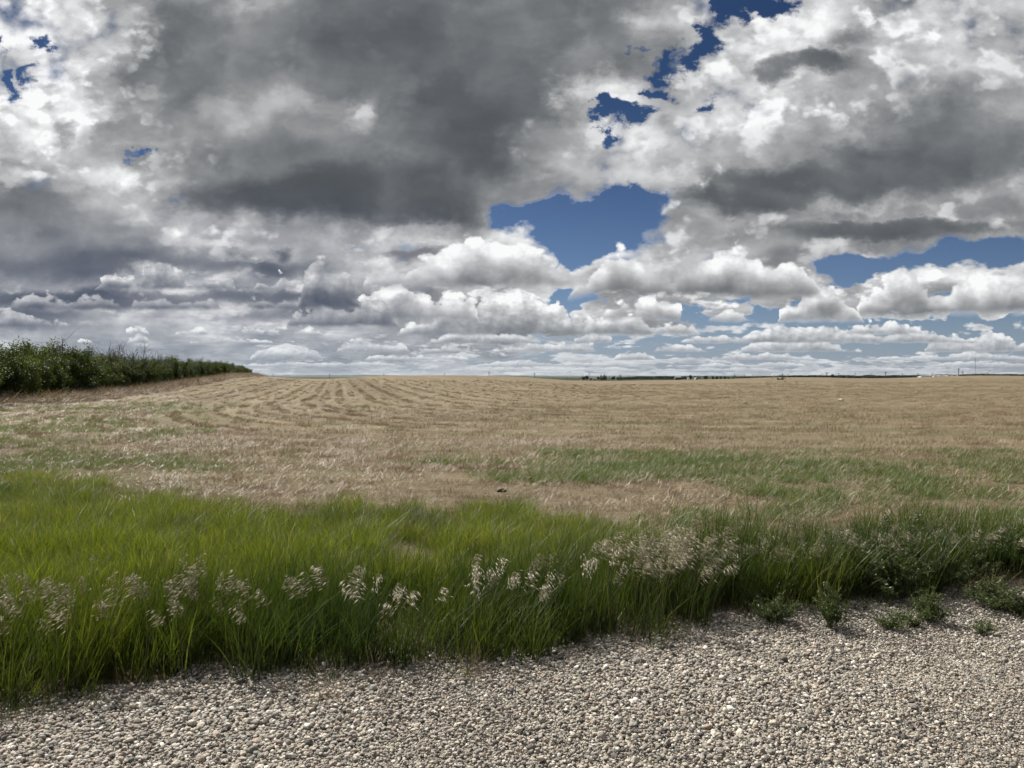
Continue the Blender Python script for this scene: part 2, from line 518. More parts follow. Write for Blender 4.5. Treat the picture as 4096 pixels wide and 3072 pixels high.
# ------------------------------------------------------------------ mesh collector
class MB:
    def __init__(self):
        self.v, self.f, self.n, self.a = [], [], 0, []

    def add(self, verts, faces, val=0.0):
        verts = np.asarray(verts, float).reshape(-1, 3)
        faces = np.asarray(faces, int)
        self.v.append(verts)
        self.f.append(faces + self.n)
        self.a.append(np.broadcast_to(np.asarray(val, float), (len(verts),)))
        self.n += len(verts)

    def box(self, c, s, rz=0.0, val=0.0):
        p = np.array([[x, y, z] for x in (-.5, .5) for y in (-.5, .5) for z in (-.5, .5)]) * np.array(s)
        cz, sz = math.cos(rz), math.sin(rz)
        p = np.stack([p[:, 0] * cz - p[:, 1] * sz, p[:, 0] * sz + p[:, 1] * cz, p[:, 2]], 1) + np.array(c)
        self.add(p, [[0, 1, 3, 2], [4, 6, 7, 5], [0, 4, 5, 1], [2, 3, 7, 6], [0, 2, 6, 4], [1, 5, 7, 3]], val)

    def tube(self, pts, rad, sides=6, val=0.0, cap=True):
        pts = np.asarray(pts, float)
        rad = np.broadcast_to(np.asarray(rad, float), (len(pts),))
        t = np.gradient(pts, axis=0)
        t /= np.linalg.norm(t, axis=1)[:, None] + 1e-9
        ref = np.array([0, 0, 1.0]) if abs(t[0][2]) < .9 else np.array([1.0, 0, 0])
        a = np.cross(t, ref)
        a /= np.linalg.norm(a, axis=1)[:, None] + 1e-9
        b = np.cross(t, a)
        th = np.linspace(0, 2 * np.pi, sides, endpoint=False)
        ring = pts[:, None, :] + rad[:, None, None] * (np.cos(th)[None, :, None] * a[:, None, :] + np.sin(th)[None, :, None] * b[:, None, :])
        n, s = len(pts), sides
        fs = [[i * s + j, i * s + (j + 1) % s, (i + 1) * s + (j + 1) % s, (i + 1) * s + j] for i in range(n - 1) for j in range(s)]
        self.add(ring.reshape(-1, 3), fs, val)
        if cap and sides == 4:
            self.f.append(np.array([[3, 2, 1, 0]]) + self.n - n * s)
            self.f.append(np.array([[0, 1, 2, 3]]) + self.n - s)

    def mesh(self, name, mat=None, smooth=False, attr=None):
        me = bpy.data.meshes.new(name)
        V = np.concatenate(self.v) if self.v else np.zeros((0, 3))
        me.vertices.add(len(V))
        me.vertices.foreach_set("co", V.ravel())
        loops = np.concatenate([f.ravel() for f in self.f])
        tot = np.concatenate([np.full(len(f), f.shape[1]) for f in self.f])
        start = np.concatenate([[0], np.cumsum(tot)[:-1]])
        me.loops.add(len(loops))
        me.loops.foreach_set("vertex_index", loops.astype(np.int32))
        me.polygons.add(len(tot))
        me.polygons.foreach_set("loop_start", start.astype(np.int32))
        me.polygons.foreach_set("loop_total", tot.astype(np.int32))
        if smooth:
            me.polygons.foreach_set("use_smooth", np.ones(len(tot), bool))
        if attr:
            at = me.attributes.new(attr, "FLOAT", "POINT")
            at.data.foreach_set("value", np.concatenate(self.a).astype(np.float32))
        me.update(calc_edges=True)
        me.validate()
        if mat:
            me.materials.append(mat)
        return me

    def obj(self, name, mat=None, parent=None, smooth=False, loc=None, link=True, attr=None):
        o = bpy.data.objects.new(name, self.mesh(name, mat, smooth, attr))
        if loc is not None:
            o.location = loc
        if link:
            COL.objects.link(o)
        if parent:
            o.parent = parent
        return o


def material(name):
    mt = bpy.data.materials.new(name)
    mt.use_nodes = True
    N = NT(mt.node_tree)
    bs = mt.node_tree.nodes["Principled BSDF"]
    return mt, N, bs


def plain(name, col, rough=.7, var=.25, scale=4.0, metal=0.0):
    mt, N, bs = material(name)
    t = N.new("ShaderNodeTexCoord").outputs["Object"]
    n = N.noise(t, scale, 5, .6)
    c = N.mix(N.ss(n, .3, .7), tuple(x * (1 - var) for x in col), tuple(min(1, x * (1 + var)) for x in col))
    N.put(bs.inputs["Base Color"], c)
    bs.inputs["Roughness"].default_value = rough
    bs.inputs["Metallic"].default_value = metal
    return mt


# ------------------------------------------------------------------ value noise for layouts
def vnoise(x, y, s, seed=0):
    x, y = np.asarray(x, float) / s + 1000 + seed * 17.3, np.asarray(y, float) / s + 1000 + seed * 5.1
    xi, yi = np.floor(x).astype(int), np.floor(y).astype(int)
    fx, fy = x - xi, y - yi
    fx, fy = fx * fx * (3 - 2 * fx), fy * fy * (3 - 2 * fy)

    def h(a, b):
        n = (a * 374761393 + b * 668265263 + seed * 1442695041) & 0xFFFFFFFF
        n = ((n ^ (n >> 13)) * 1274126177) & 0xFFFFFFFF
        return ((n ^ (n >> 16)) & 0xFFFF) / 65535.0
    return (h(xi, yi) * (1 - fx) + h(xi + 1, yi) * fx) * (1 - fy) + (h(xi, yi + 1) * (1 - fx) + h(xi + 1, yi + 1) * fx) * fy


def fbm(x, y, s, seed=0, o=3):
    r, a, t = 0, 1, 0
    for i in range(o):
        r = r + a * vnoise(x, y, s / 2 ** i, seed + i)
        t += a
        a *= .5
    return r / t


def sstep(x, a, b):
    t = np.clip((np.asarray(x, float) - a) / (b - a), 0, 1)
    return t * t * (3 - 2 * t)


# ------------------------------------------------------------------ terrain
CREST = np.array([[0, 1502], [1000, 1503], [1060, 1507], [1120, 1510], [1180, 1513], [1250, 1516], [1320, 1515.5], [1400, 1511], [1460, 1506.5], [1530, 1502.5],
                  [1700, 1501.5], [1800, 1501], [1900, 1502], [2000, 1505], [2090, 1508], [2150, 1513], [2280, 1522], [2400, 1524], [2500, 1523.5], [2600, 1521.5],
                  [2660, 1521], [2800, 1518], [2900, 1516], [3000, 1512.5], [3060, 1510], [3130, 1509], [3250, 1509], [3320, 1510], [3400, 1513], [3500, 1513],
                  [3600, 1512], [3700, 1508], [3800, 1504], [3900, 1502.5], [4000, 1502.5], [4096, 1504], [4600, 1506]])
CREST_U = (CREST[:, 0] - 2048) / F


def height(X, Y):
    X, Y = np.asarray(X, float), np.asarray(Y, float)
    u = X / np.maximum(Y, 1.0)
    D = np.interp(u * F + 2048, [900, 1300, 1700], [150, 175, 225])
    zc = CAMH - D * (np.interp(u, CREST_U, CREST[:, 1]) - HY) / F
    z = zc * sstep(Y, 48, D)
    z = z * (1 - sstep(Y, D, D + 140)) + -4.0 * sstep(Y, D + 2, D + 180)
    z = np.where(Y < 48, 0.0, z)
    z = z + np.where(Y > 6, (fbm(X, Y, 9.0, 5) - .5) * .10 * sstep(Y, 9, 16) * (1 - sstep(Y, 160, 260)), 0)
    return z


# field layout: seeding rows run along the field's edge and turn the corner by the shelterbelt
def hedge_dist(X, Y):
    return (X + 19.06 + .228 * Y) / math.sqrt(1 + .228 ** 2)


def rowcoord(X, Y):
    a, b, k = hedge_dist(X, Y), Y - 7.5, 24.0
    h = np.maximum(k - np.abs(a - b), 0) / k
    return np.minimum(a, b) - h ** 3 * k / 6


def edge_front(X):      # where the gravel ends and the grass starts
    return np.interp(X, [-16, -2.5, -1.5, -.5, .36, .5, 1.12, 1.4, 2.3, 3.9, 14], [1.0, 3.52, 3.90, 4.14, 4.32, 4.62, 4.62, 5.1, 5.30, 5.72, 8.5])


def edge_back(X):       # where the tall grass gives way to the field
    return np.interp(X, [-16, -10, -7, -2.4, -.5, .3, 1.1, 1.6, 3, 6, 14], [13, 11.6, 10.6, 8.3, 7.9, 7.9, 7.0, 6.5, 6.5, 7.1, 9.6])


def build_ground():
    def axis(lo, hi, near, n):
        t = np.linspace(0, 1, n)
        k = 7.0
        s = np.sinh(k * t) / np.sinh(k)
        return s
    xs = np.concatenate([-axis(0, 1, 0, 230)[::-1] * 22000, axis(0, 1, 0, 230)[1:] * 22000])
    ys = np.concatenate([-axis(0, 1, 0, 60)[::-1] * 1500, axis(0, 1, 0, 420)[1:] * 22000])
    gx, gy = np.meshgrid(xs, ys)
    z = height(gx, gy)
    nx, ny = len(xs), len(ys)
    i = np.arange(nx * ny).reshape(ny, nx)
    f = np.stack([i[:-1, :-1], i[:-1, 1:], i[1:, 1:], i[1:, :-1]], -1).reshape(-1, 4)
    mb = MB()
    mb.add(np.stack([gx, gy, z], -1).reshape(-1, 3), f)
    return mb.obj("ground", ground_mat(), smooth=True)


def ground_mat():
    mt, N, bs = material("stubble_field")
    geo = N.new("ShaderNodeNewGeometry")
    P = geo.outputs["Position"]
    sp = N.new("ShaderNodeSeparateXYZ")
    N.l.new(P, sp.inputs[0])
    X, Y = sp.outputs[0], sp.outputs[1]
    # row coordinate (as rowcoord above)
    a = N.m("MULTIPLY", N.m("ADD", N.m("MULTIPLY_ADD", Y, .228, X), 19.06), .975)
    b = N.m("SUBTRACT", Y, 7.5)
    R = N.m("SMOOTH_MIN", a, b, 24.0)
    wob = N.noise(P, .12, 3, .5)
    R = N.m("MULTIPLY_ADD", wob, .7, R)
    # along the rows everything is stretched
    rv = comb(N, N.m("MULTIPLY", X, .12), R, 0.0)
    fine = N.noise(P, 7.0, 9, .75)
    mid = N.noise(P, .5, 6, .65)
    streak = N.noise(comb(N, R, N.m("MULTIPLY", X, .03), 0.0), .75, 4, .6, "2D")
    band = N.noise(comb(N, N.m("MULTIPLY", X, .004), R), .16, 4, .6, "2D")
    straw = N.ramp(N.m("MULTIPLY_ADD", fine, .6, N.m("MULTIPLY", streak, .4)), [(.24, (.060, .045, .029)), (.42, (.135, .104, .066)), (.56, (.20, .16, .102)), (.74, (.33, .27, .185))])
    farc = N.ramp(N.m("MULTIPLY_ADD", band, .75, N.m("MULTIPLY", mid, .25)), [(.37, (.078, .059, .034)), (.455, (.125, .097, .057)), (.54, (.165, .130, .080)), (.66, (.22, .18, .118))])  # distant stubble: shaded sides of the stalks are put into this colour
    stripe = N.noise(comb(N, R, N.m("MULTIPLY", X, .01), 7.0), 1.5, 3, .6, "2D")
    farc = N.mix(N.ss(stripe, .40, .62, .38, 0.0), farc, (.075, .056, .032))
    grain = N.noise(P, 1.6, 6, .7)
    farc = N.mix(N.ss(grain, .42, .66, 0, .5), farc, (.27, .22, .145))
    farc = N.mix(N.ss(grain, .50, .34, 0, .5), farc, (.060, .045, .026))
    col = N.mix(N.ss(Y, 50, 78), straw, farc)
    # weedy green breaking through
    gn = N.noise(P, .22, 5, .62)
    green = N.mix(fine, (.035, .055, .014), (.12, .16, .05))
    gm = N.m("MULTIPLY", N.ss(gn, .47, .62), N.ss(Y, 75, 30, .03, .35))
    col = N.mix(gm, col, green)
    # green tinge on the left crest
    # land beyond the field: crops and pasture, dark greens deepened to stand for cloud shadow
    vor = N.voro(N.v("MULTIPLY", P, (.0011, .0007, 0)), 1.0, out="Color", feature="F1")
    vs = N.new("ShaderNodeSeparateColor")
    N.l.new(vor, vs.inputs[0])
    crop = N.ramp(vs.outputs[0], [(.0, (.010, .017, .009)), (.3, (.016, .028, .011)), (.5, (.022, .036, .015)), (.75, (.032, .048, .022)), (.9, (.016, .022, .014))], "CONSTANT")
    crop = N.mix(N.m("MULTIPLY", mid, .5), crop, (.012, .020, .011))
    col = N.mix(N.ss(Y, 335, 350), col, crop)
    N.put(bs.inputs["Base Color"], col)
    bs.inputs["Roughness"].default_value = .95
    bs.inputs["Specular IOR Level"].default_value = .15
    bmp = N.new("ShaderNodeBump")
    bmp.inputs["Strength"].default_value = .9
    bmp.inputs["Distance"].default_value = .12
    N.put(bmp.inputs["Height"], N.m("MULTIPLY_ADD", streak, 1.2, N.m("MULTIPLY_ADD", N.noise(P, 1.6, 6, .7), 1.6, fine)))
    N.l.new(bmp.outputs[0], bs.inputs["Normal"])
    return mt


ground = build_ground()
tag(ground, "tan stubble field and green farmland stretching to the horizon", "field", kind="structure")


def hill(name, mat, pts, Y, depth, label):
    """a low ridge: skyline given in photograph pixels, standing Y metres away and 'depth' metres thick"""
    mb = MB()
    prof = np.array([at_depth(px, py, Y) for px, py in pts])
    xs = np.linspace(prof[0, 0], prof[-1, 0], 120)
    zs = np.interp(xs, prof[:, 0], prof[:, 2]) + (vnoise(xs, xs * 0, (xs[-1] - xs[0]) / 40, 9) - .5) * .0006 * Y
    rows = []
    for t in np.linspace(-1, 1, 9):
        k = math.cos(t * math.pi / 2) ** 1.2
        rows.append(np.stack([xs * (1 + t * depth / Y), np.full_like(xs, Y + t * depth), -6 + (zs + 6) * k], 1))
    V = np.concatenate(rows)
    n = len(xs)
    i = np.arange(len(V)).reshape(9, n)
    f = np.stack([i[:-1, :-1], i[:-1, 1:], i[1:, 1:], i[1:, :-1]], -1).reshape(-1, 4)
    mb.add(V, f)
    o = mb.obj(name, mat, smooth=True)
    return tag(o, label, "hills", kind="structure")


hill("dark_hills", plain("hill_forest", (.014, .026, .020), .95, .3, .01), [(880, 1512), (960, 1504.5), (1050, 1502.5), (1180, 1501.3), (1320, 1500.7), (1440, 1498.8), (1500, 1499.2), (1600, 1501), (1700, 1506)], 3200, 900,
     "low dark wooded ridge on the skyline right of the shelterbelt")
hill("green_rise", plain("hill_pasture", (.040, .056, .032), .95, .25, .006), [(2000, 1512), (2120, 1507), (2250, 1504.5), (2360, 1503.5), (2480, 1505), (2620, 1508), (2800, 1512)], 3000, 900,
     "pale green rise behind the farmstead")
hill("mountains", plain("hill_far", (.045, .06, .05), .95, .2, .001), [(1900, 1506), (1950, 1502), (1985, 1499), (2000, 1497.6), (2015, 1499), (2032, 1498), (2060, 1501.5), (2110, 1501), (2180, 1502), (2300, 1506)], 16000, 1800,
     "faint blue mountains low on the horizon left of the farmstead")
# ------------------------------------------------------------------ scattering of uncountable stuff
def scatter(name, pts, rot, scl, templates, label, tint=None, cat=None):
    """one object: a cloud of points, each carrying one of the template meshes"""
    pts = np.asarray(pts, np.float32)
    n = len(pts)
    me = bpy.data.meshes.new(name)
    me.vertices.add(n)
    me.vertices.foreach_set("co", pts.ravel())
    for nm, typ, key, arr in (("rot", "FLOAT_VECTOR", "vector", rot), ("scl", "FLOAT_VECTOR", "vector", scl), ("tint", "FLOAT", "value", tint if tint is not None else np.zeros(n))):
        at = me.attributes.new(nm, typ, "POINT")
        at.data.foreach_set(key, np.asarray(arr, np.float32).ravel())
    at = me.attributes.new("pick", "INT", "POINT")
    at.data.foreach_set("value", rng.integers(0, len(templates), n).astype(np.int32))
    o = bpy.data.objects.new(name, me)
    COL.objects.link(o)
    kinds = bpy.data.collections.new(name + "_kinds")
    for t in templates:
        kinds.objects.link(t)
    ng = bpy.data.node_groups.new(name, "GeometryNodeTree")
    ng.interface.new_socket("Geometry", in_out="INPUT", socket_type="NodeSocketGeometry")
    ng.interface.new_socket("Geometry", in_out="OUTPUT", socket_type="NodeSocketGeometry")
    gi, go = ng.nodes.new("NodeGroupInput"), ng.nodes.new("NodeGroupOutput")
    ci = ng.nodes.new("GeometryNodeCollectionInfo")
    ci.inputs["Collection"].default_value = kinds
    ci.inputs["Separate Children"].default_value = True
    ci.inputs["Reset Children"].default_value = True
    ip = ng.nodes.new("GeometryNodeInstanceOnPoints")
    ip.inputs["Pick Instance"].default_value = True

    def named(nm, typ):
        a = ng.nodes.new("GeometryNodeInputNamedAttribute")
        a.data_type = typ
        a.inputs["Name"].default_value = nm
        return [s for s in a.outputs if s.enabled and s.name == "Attribute"][0]
    L = ng.links.new
    L(gi.outputs[0], ip.inputs["Points"])
    L(ci.outputs[0], ip.inputs["Instance"])
    L(named("pick", "INT"), ip.inputs["Instance Index"])
    L(named("rot", "FLOAT_VECTOR"), ip.inputs["Rotation"])
    L(named("scl", "FLOAT_VECTOR"), ip.inputs["Scale"])
    L(ip.outputs[0], go.inputs[0])
    md = o.modifiers.new("scatter", "NODES")
    md.node_group = ng
    return tag(o, label, cat, kind="stuff")


def leafy(name, stops, trans, rough=.55, tw=.4, per_inst=.5, tint_cols=None, spec=.35):
    """thin leaf: reflects and lets light through; colour varies by plant and by blade"""
    mt, N, bs = material(name)
    oi = N.new("ShaderNodeObjectInfo")
    at = N.new("ShaderNodeAttribute", attribute_name="tone")
    f = N.m("ADD", N.m("MULTIPLY", oi.outputs["Random"], per_inst), N.m("MULTIPLY", at.outputs["Fac"], 1 - per_inst))
    c = N.ramp(f, stops)
    if tint_cols:
        ti = N.new("ShaderNodeAttribute", attribute_name="tint", attribute_type="INSTANCER")
        c = N.mix(ti.outputs["Fac"], c, N.mix(f, tint_cols[0], tint_cols[1]))
    N.put(bs.inputs["Base Color"], c)
    bs.inputs["Roughness"].default_value = rough
    bs.inputs["Specular IOR Level"].default_value = spec
    tr = N.new("ShaderNodeBsdfTranslucent")
    N.put(tr.inputs[0], N.mix(1.0, c, trans, "MULTIPLY"))
    mx = N.new("ShaderNodeMixShader")
    mx.inputs[0].default_value = tw
    N.l.new(bs.outputs[0], mx.inputs[1])
    N.l.new(tr.outputs[0], mx.inputs[2])
    out = [n for n in N.n if n.type == "OUTPUT_MATERIAL"][0]
    N.l.new(mx.outputs[0], out.inputs[0])
    return mt


def blades(mb, base, L, w, az, lean, curve, segs=4, wind=(0, 0), flat=0.0, twist=None, tone=None):
    """many grass blades as tapered curved strips, all at once"""
    n = len(base)
    t = np.linspace(0, 1, segs + 1)
    dx, dy = np.cos(az), np.sin(az)
    hor = (lean[:, None] * t + curve[:, None] * t ** 2) * L[:, None]
    ver = L[:, None] * (t * np.sqrt(np.maximum(1 - lean ** 2, .05))[:, None] - .45 * (curve[:, None] ** 2) * t ** 3)
    px = base[:, 0:1] + hor * dx[:, None] + wind[0] * L[:, None] * t ** 2
    py = base[:, 1:2] + hor * dy[:, None] + wind[1] * L[:, None] * t ** 2
    pz = base[:, 2:3] + np.maximum(ver, 0) + flat
    tw = az + np.pi / 2 + (rng.normal(0, .6, n) if twist is None else twist)
    wx, wy = np.cos(tw), np.sin(tw)
    prof = np.clip(1.0 - t ** 2.2, 0, 1) * (.65 + .35 * np.minimum(t * 6, 1))
    hw = w[:, None] * prof * .5
    lx, ly = px - wx[:, None] * hw, py - wy[:, None] * hw
    rx, ry = px + wx[:, None] * hw, py + wy[:, None] * hw
    V = np.stack([np.stack([lx[:, :-1], ly[:, :-1], pz[:, :-1]], -1), np.stack([rx[:, :-1], ry[:, :-1], pz[:, :-1]], -1)], 2).reshape(n, segs * 2, 3)
    V = np.concatenate([V, np.stack([px[:, -1], py[:, -1], pz[:, -1]], -1)[:, None, :]], 1)
    m = segs * 2 + 1
    off = np.arange(n)[:, None, None] * m
    q = np.array([[2 * i, 2 * i + 1, 2 * i + 3, 2 * i + 2] for i in range(segs - 1)])
    tone = rng.random(n) if tone is None else tone
    tv = np.repeat(tone, m)
    mb.add(V.reshape(-1, 3), (q[None] + off).reshape(-1, 4), tv)
    tri = np.array([[2 * segs - 2, 2 * segs - 1, 2 * segs]])
    mb.f.append((tri[None] + off).reshape(-1, 3) + mb.n - n * m)


def leaves(mb, pts, size, elong=1.8, up=.3, val=None):
    """small leaf faces (folded diamonds) with random attitude"""
    n = len(pts)
    d = rng.normal(0, 1, (n, 3))
    d[:, 2] = d[:, 2] * .7 + up
    d /= np.linalg.norm(d, axis=1)[:, None]
    r = rng.normal(0, 1, (n, 3))
    s = np.cross(d, r)
    s /= np.linalg.norm(s, axis=1)[:, None] + 1e-9
    sz = size * rng.uniform(.6, 1.35, n)[:, None]
    a, b = pts - d * sz * .5, pts + d * sz * .5
    c, e = pts + s * sz / elong * .5, pts - s * sz / elong * .5
    V = np.stack([a, c, b, e], 1).reshape(-1, 3)
    f = np.arange(n * 4).reshape(n, 4)
    val = rng.random(n) if val is None else val
    mb.add(V, f, np.repeat(val, 4))


# ------------------------------------------------------------------ materials
GRASS = leafy("grass_blade", [(.0, (.030, .044, .007)), (.4, (.060, .080, .011)), (.72, (.098, .118, .018)), (.90, (.15, .150, .035)), (1.0, (.24, .20, .09))], (1.4, 1.5, .55), .48, .30, .40,
              ((.016, .031, .008), (.042, .066, .018)))  # dark tint pair, also paints the shade on the belt's front
MEADOW = leafy("meadow_blade", [(.0, (.048, .070, .009)), (.4, (.085, .114, .014)), (.75, (.130, .150, .022)), (.92, (.18, .175, .045)), (1.0, (.32, .27, .14))], (1.5, 1.55, .6), .5, .40, .40,
               ((.020, .038, .010), (.052, .076, .020)))
REGROW = leafy("regrowth_blade", [(.0, (.055, .082, .018)), (.5, (.105, .135, .036)), (.8, (.165, .175, .065)), (1.0, (.30, .26, .15))], (1.3, 1.4, .8), .5, .32, .4,
               ((.045, .078, .020), (.105, .145, .048)))
DRYG = leafy("dry_grass_blade", [(.0, (.080, .058, .031)), (.5, (.18, .138, .08)), (1.0, (.33, .27, .175))], (1.1, 1.05, .9), .6, .25, .4,
             ((.105, .066, .040), (.23, .165, .11)))
STRAW = leafy("straw_stalk", [(.0, (.115, .086, .048)), (.5, (.215, .168, .10)), (1.0, (.36, .30, .20))], (1.1, 1.0, .85), .5, .15, .35,
              ((.16, .108, .070), (.29, .215, .145)))
SEED = leafy("seed_husk", [(.0, (.26, .235, .16)), (.5, (.50, .46, .36)), (1.0, (.82, .79, .70))], (1.0, .98, .90), .32, .45, .3, spec=.7)
STALK = leafy("seed_stalk", [(.0, (.10, .11, .03)), (1.0, (.26, .22, .11))], (1.2, 1.2, .8), .5, .2)
WEED = leafy("weed_leaf", [(.0, (.018, .034, .011)), (.5, (.042, .064, .020)), (1.0, (.095, .115, .04))], (1.3, 1.5, .7), .5, .3, .3)
SHRUB = leafy("shrub_leaf", [(.0, (.016, .025, .007)), (.45, (.042, .056, .014)), (.85, (.080, .094, .024)), (1.0, (.14, .14, .045))], (1.3, 1.5, .5), .6, .32, .35, spec=.2)
BARK = plain("shrub_bark", (.10, .085, .07), .9, .3, 9)
TWIG = plain("dead_twig", (.055, .048, .042), .9, .3, 9)
TREE = leafy("tree_leaf", [(.0, (.010, .020, .010)), (1.0, (.032, .046, .022))], (1.0, 1.2, .6), .6, .12, .4)
SPRUCE = leafy("spruce_needles", [(.0, (.008, .018, .012)), (1.0, (.020, .034, .022))], (1.0, 1.2, .6), .6, .08, .4)

# ------------------------------------------------------------------ gravel
gb_x = np.concatenate([np.linspace(-40, -9, 20), np.linspace(-8.8, 8.8, 120), np.linspace(9, 40, 20)])
mbg = MB()
rows = []
fe = np.where(np.abs(gb_x) < 14, edge_front(gb_x), edge_front(np.sign(gb_x) * 14) + (np.abs(gb_x) - 14) * np.sign(gb_x) * .33) + (vnoise(gb_x, gb_x, .35, 3) - .5) * .25 + .22
for t in np.linspace(0, 1, 30):
    y = fe * (1 - t) + (-9) * t
    rows.append(np.stack([gb_x, y, np.full_like(gb_x, .006)], 1))
i = np.arange(30 * len(gb_x)).reshape(30, -1)
mbg.add(np.concatenate(rows), np.stack([i[:-1, :-1], i[1:, :-1], i[1:, 1:], i[:-1, 1:]], -1).reshape(-1, 4))


def gravel_mat():
    mt, N, bs = material("gravel_bed")
    P = N.new("ShaderNodeNewGeometry").outputs["Position"]
    cell = N.voro(P, 120.0, out="Color")
    dist = N.voro(P, 120.0)
    sc = N.new("ShaderNodeSeparateColor")
    N.l.new(cell, sc.inputs[0])
    c = N.ramp(sc.outputs[0], [(.0, (.16, .148, .128)), (.35, (.30, .27, .225)), (.7, (.42, .375, .31)), (1.0, (.54, .50, .43))])
    c = N.mix(N.ss(dist, .25, .75), c, (.24, .205, .165))
    N.put(bs.inputs["Base Color"], c)
    bs.inputs["Roughness"].default_value = .9
    bp = N.new("ShaderNodeBump")
    bp.inputs["Distance"].default_value = .006
    N.put(bp.inputs["Height"], N.m("SUBTRACT", 1.0, dist))
    N.l.new(bp.outputs[0], bs.inputs["Normal"])
    return mt


road = mbg.obj("gravel_road", gravel_mat())
tag(road, "edge of a grey gravel road in the foreground", "road", kind="structure")


def pebble_mat():
    mt, N, bs = material("pebble")
    oi = N.new("ShaderNodeObjectInfo")
    c = N.ramp(oi.outputs["Random"], [(.0, (.055, .054, .052)), (.09, (.125, .118, .108)), (.20, (.23, .22, .20)), (.34, (.32, .292, .25)), (.47, (.39, .352, .298)), (.56, (.33, .25, .20)),
                                      (.64, (.27, .265, .255)), (.76, (.43, .385, .32)), (.86, (.52, .475, .395)), (.94, (.58, .55, .50)), (1.0, (.74, .72, .69))])
    t = N.new("ShaderNodeTexCoord").outputs["Object"]
    n = N.noise(t, 2.2, 5, .65)
    c = N.mix(N.ss(n, .3, .75), N.mix(1.0, c, (.72, .71, .70), "MULTIPLY"), N.mix(1.0, c, (1.16, 1.14, 1.10), "MULTIPLY"))
    sp = N.noise(t, 16, 2, .6)
    c = N.mix(N.ss(sp, .60, .72, 0, .4), c, (.10, .09, .08))
    N.put(bs.inputs["Base Color"], c)
    bs.inputs["Roughness"].default_value = .62
    bs.inputs["Specular IOR Level"].default_value = .35
    bp = N.new("ShaderNodeBump")
    bp.inputs["Strength"].default_value = .35
    bp.inputs["Distance"].default_value = .12
    N.put(bp.inputs["Height"], N.noise(t, 5, 5, .6))
    N.l.new(bp.outputs[0], bs.inputs["Normal"])
    return mt


PEB = pebble_mat()


def pebble(k):
    bm = bmesh.new()
    bmesh.ops.create_icosphere(bm, subdivisions=3, radius=.5)
    r = random.Random(k)
    ph = [(Vector((r.gauss(0, 1), r.gauss(0, 1), r.gauss(0, 1))).normalized(), r.uniform(-.5, .5), r.uniform(1.5, 3.6), r.uniform(0, 6)) for _ in range(7)]
    flats = [(Vector((r.gauss(0, 1), r.gauss(0, 1), r.gauss(0, 1))).normalized(), r.uniform(.30, .44)) for _ in range(4 if k % 3 else 9)]
    sx_, sy_, sz_ = 1, r.uniform(.62, .95), r.uniform(.42, .72)
    for v in bm.verts:
        p = v.co.copy()
        d = p.normalized()
        q = 1 + sum(.10 * a * math.sin(f * 2 * d.dot(n) + s) for n, a, f, s in ph)
        p = d * .5 * q
        for n, lim in flats:
            e = p.dot(n) - lim
            if e > 0:
                p -= n * e * .8
        v.co = Vector((p.x * sx_, p.y * sy_, p.z * sz_))
    me = bpy.data.meshes.new("pebble")
    bm.to_mesh(me)
    bm.free()
    me.polygons.foreach_set("use_smooth", np.ones(len(me.polygons), bool))
    me.materials.append(PEB)
    return bpy.data.objects.new("pebble", me)


def pebbles():
    pts, sc, rt = [], [], []

    def lay(step, d0, sig, zlo, zhi, keep, wide=2.6, x0=-7.5, x1=8, y0=1.9, y1=6.8):
        xs = np.arange(x0, x1, step)
        ys = np.arange(y0, y1, step)
        gx, gy = np.meshgrid(xs, ys)
        gx = gx + rng.uniform(-.5, .5, gx.shape) * step
        gy = gy + rng.uniform(-.5, .5, gy.shape) * step
        gx, gy = gx.ravel(), gy.ravel()
        ok = (gy < edge_front(gx) + .32 + (vnoise(gx, gy, .22, 8) - .5) * .5) & (gx > -.70 * gy - wide) & (gx < .70 * gy + wide) & (gy > 2.35) & (rng.random(len(gx)) < keep)
        past = gy > edge_front(gx) + .05
        ok &= ~past | (rng.random(len(gx)) < .55)
        gx, gy = gx[ok], gy[ok]
        n = len(gx)
        # the stones are coarser on the left, finer towards the wheel-worn right
        coarse = np.clip(1.06 - .07 * (gx - .3) + (fbm(gx, gy, .9, 21) - .5) * .5, .66, 1.4)
        d = .80 * d0 * coarse * np.exp(rng.normal(0, sig, n))
        z = rng.uniform(zlo, zhi, n) * d0 + (fbm(gx, gy, .6, 4) - .5) * .03 + .012
        pts.append(np.stack([gx, gy, z], 1))
        sc.append(np.repeat(d[:, None], 3, 1))
        rt.append(np.stack([rng.normal(0, .28, n), rng.normal(0, .28, n), rng.uniform(0, 6.28, n)], 1))
    lay(.0092, .0120, .25, .0, .45, 1.0, .9)
    lay(.0160, .0172, .30, .40, 1.0, .50)
    lay(.045, .026, .26, .45, .80, .42)
    lay(.20, .041, .20, .35, .55, .30)
    lay(.0180, .0200, .28, .0, .55, .9)
    P, S, R = np.concatenate(pts), np.concatenate(sc), np.concatenate(rt)
    print("pebbles", len(P))
    scatter("gravel", P, R, S, [pebble(k) for k in range(14)], "rounded grey and tan river pebbles covering the road edge", cat="gravel")


pebbles()


